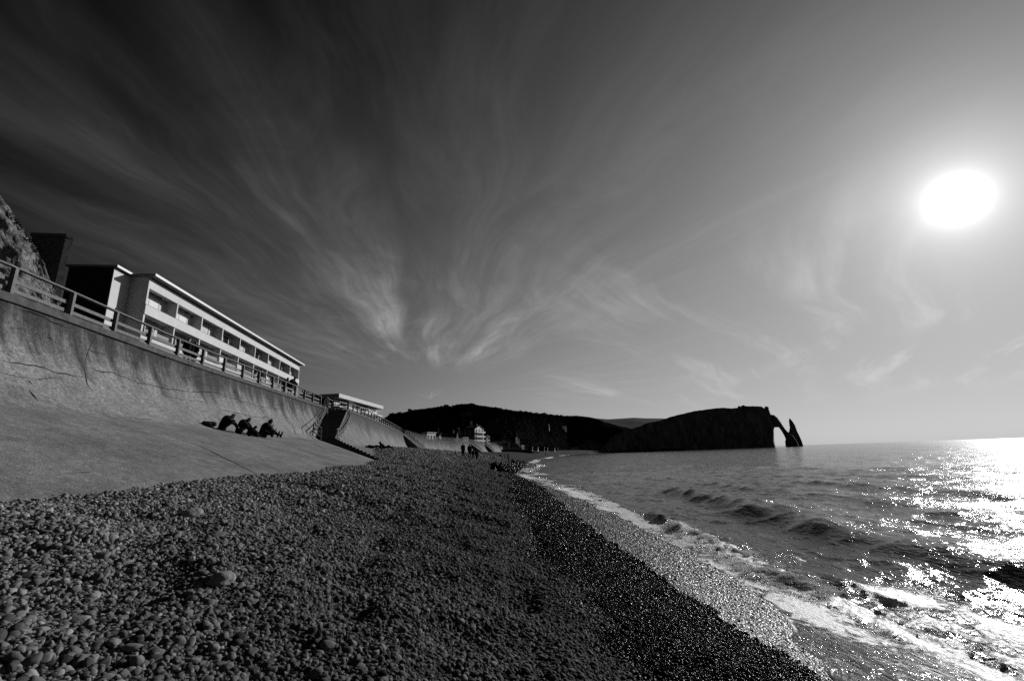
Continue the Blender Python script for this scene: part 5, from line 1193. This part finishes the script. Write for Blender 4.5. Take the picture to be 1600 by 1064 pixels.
dg_ = empty('dog', (-7.75, 60.5, float(ground_z(-7.75, 60.5))), 0.3, label='small dark dog sitting on the shingle left of the four standing people', cat='dog')
fuse('body', [((0, 0, .14), (0, .12, .36), .12, .09), ((0, .12, .36), (0, .17, .48), .06, .055), ((0, .17, .50), (0, .30, .46), .065, .032), ((-.05, .15, .54), (-.06, .14, .61), .02, .01), ((.05, .15, .54), (.06, .14, .61), .02, .01), ((-.06, .16, .30), (-.06, .20, .03), .035, .025), ((.06, .16, .30), (.06, .20, .03), .035, .025), ((-.10, -.02, .10), (-.12, .14, .04), .07, .03), ((.10, -.02, .10), (.12, .14, .04), .07, .03), ((0, -.10, .08), (.05, -.30, .05), .03, .012)], M_HAIR, .018, dg_)
GP2 = 'pair sitting by the water'
person('left of two people sitting together on the dark wet shingle, arm propped behind', 'sit_hug', (-2.15, 41.6, float(ground_z(-2.15, 41.6))), 60, 1.80, vox=.025, group=GP2, hair='short', bulk=1.1)
person('right of two people sitting together on the dark wet shingle, leaning away', 'sit_legs', (-1.6, 41.3, float(ground_z(-1.6, 41.3))), 80, 1.78, vox=.025, group=GP2, hair='long', coat=M_CLOTH2, tilt=0.1)
GF = 'small distant figures on the shingle'
person('distant standing figure by the far water edge with a companion sitting at its feet', 'stand', (-1.45, 88, float(ground_z(-1.45, 88))), 90, 1.75, vox=.04, group=GF)
person('distant figure sitting on the shingle at the feet of a standing one', 'sit_legs', (-.75, 87, float(ground_z(-.75, 87))), 80, 1.75, vox=.04, group=GF)
person('distant dark figure crouching below the end of the sea wall', 'sit_hug', (-4.3, 125, float(ground_z(-4.3, 125))), 40, 1.8, vox=.04, group=GF, bulk=1.3)
person('distant tiny child right of the crouching figure below the end of the sea wall', 'stand', (-3.1, 128, float(ground_z(-3.1, 128))), 40, 1.0, vox=.04, group=GF)
for (t_, y_, ps, lb) in ((.0905, 330, 'walk', 'leftmost tiny walker on the far curve of the beach'), (.0985, 325, 'sit_legs', 'tiny figure sitting just right of the leftmost walker on the far beach'), (.143, 520, 'stand', 'lone tiny figure standing at the middle of the far beach'), (.1655, 560, 'walk', 'left of the last two tiny walkers on the far beach'), (.169, 560, 'walk', 'right of the last two tiny walkers on the far beach')):
    x_ = min(t_*y_, float(edge_x(y_))-4); 
    person(lb, ps, (x_, y_, float(ground_z(x_, y_))), 30, 2.0, vox=.06, group=GF)
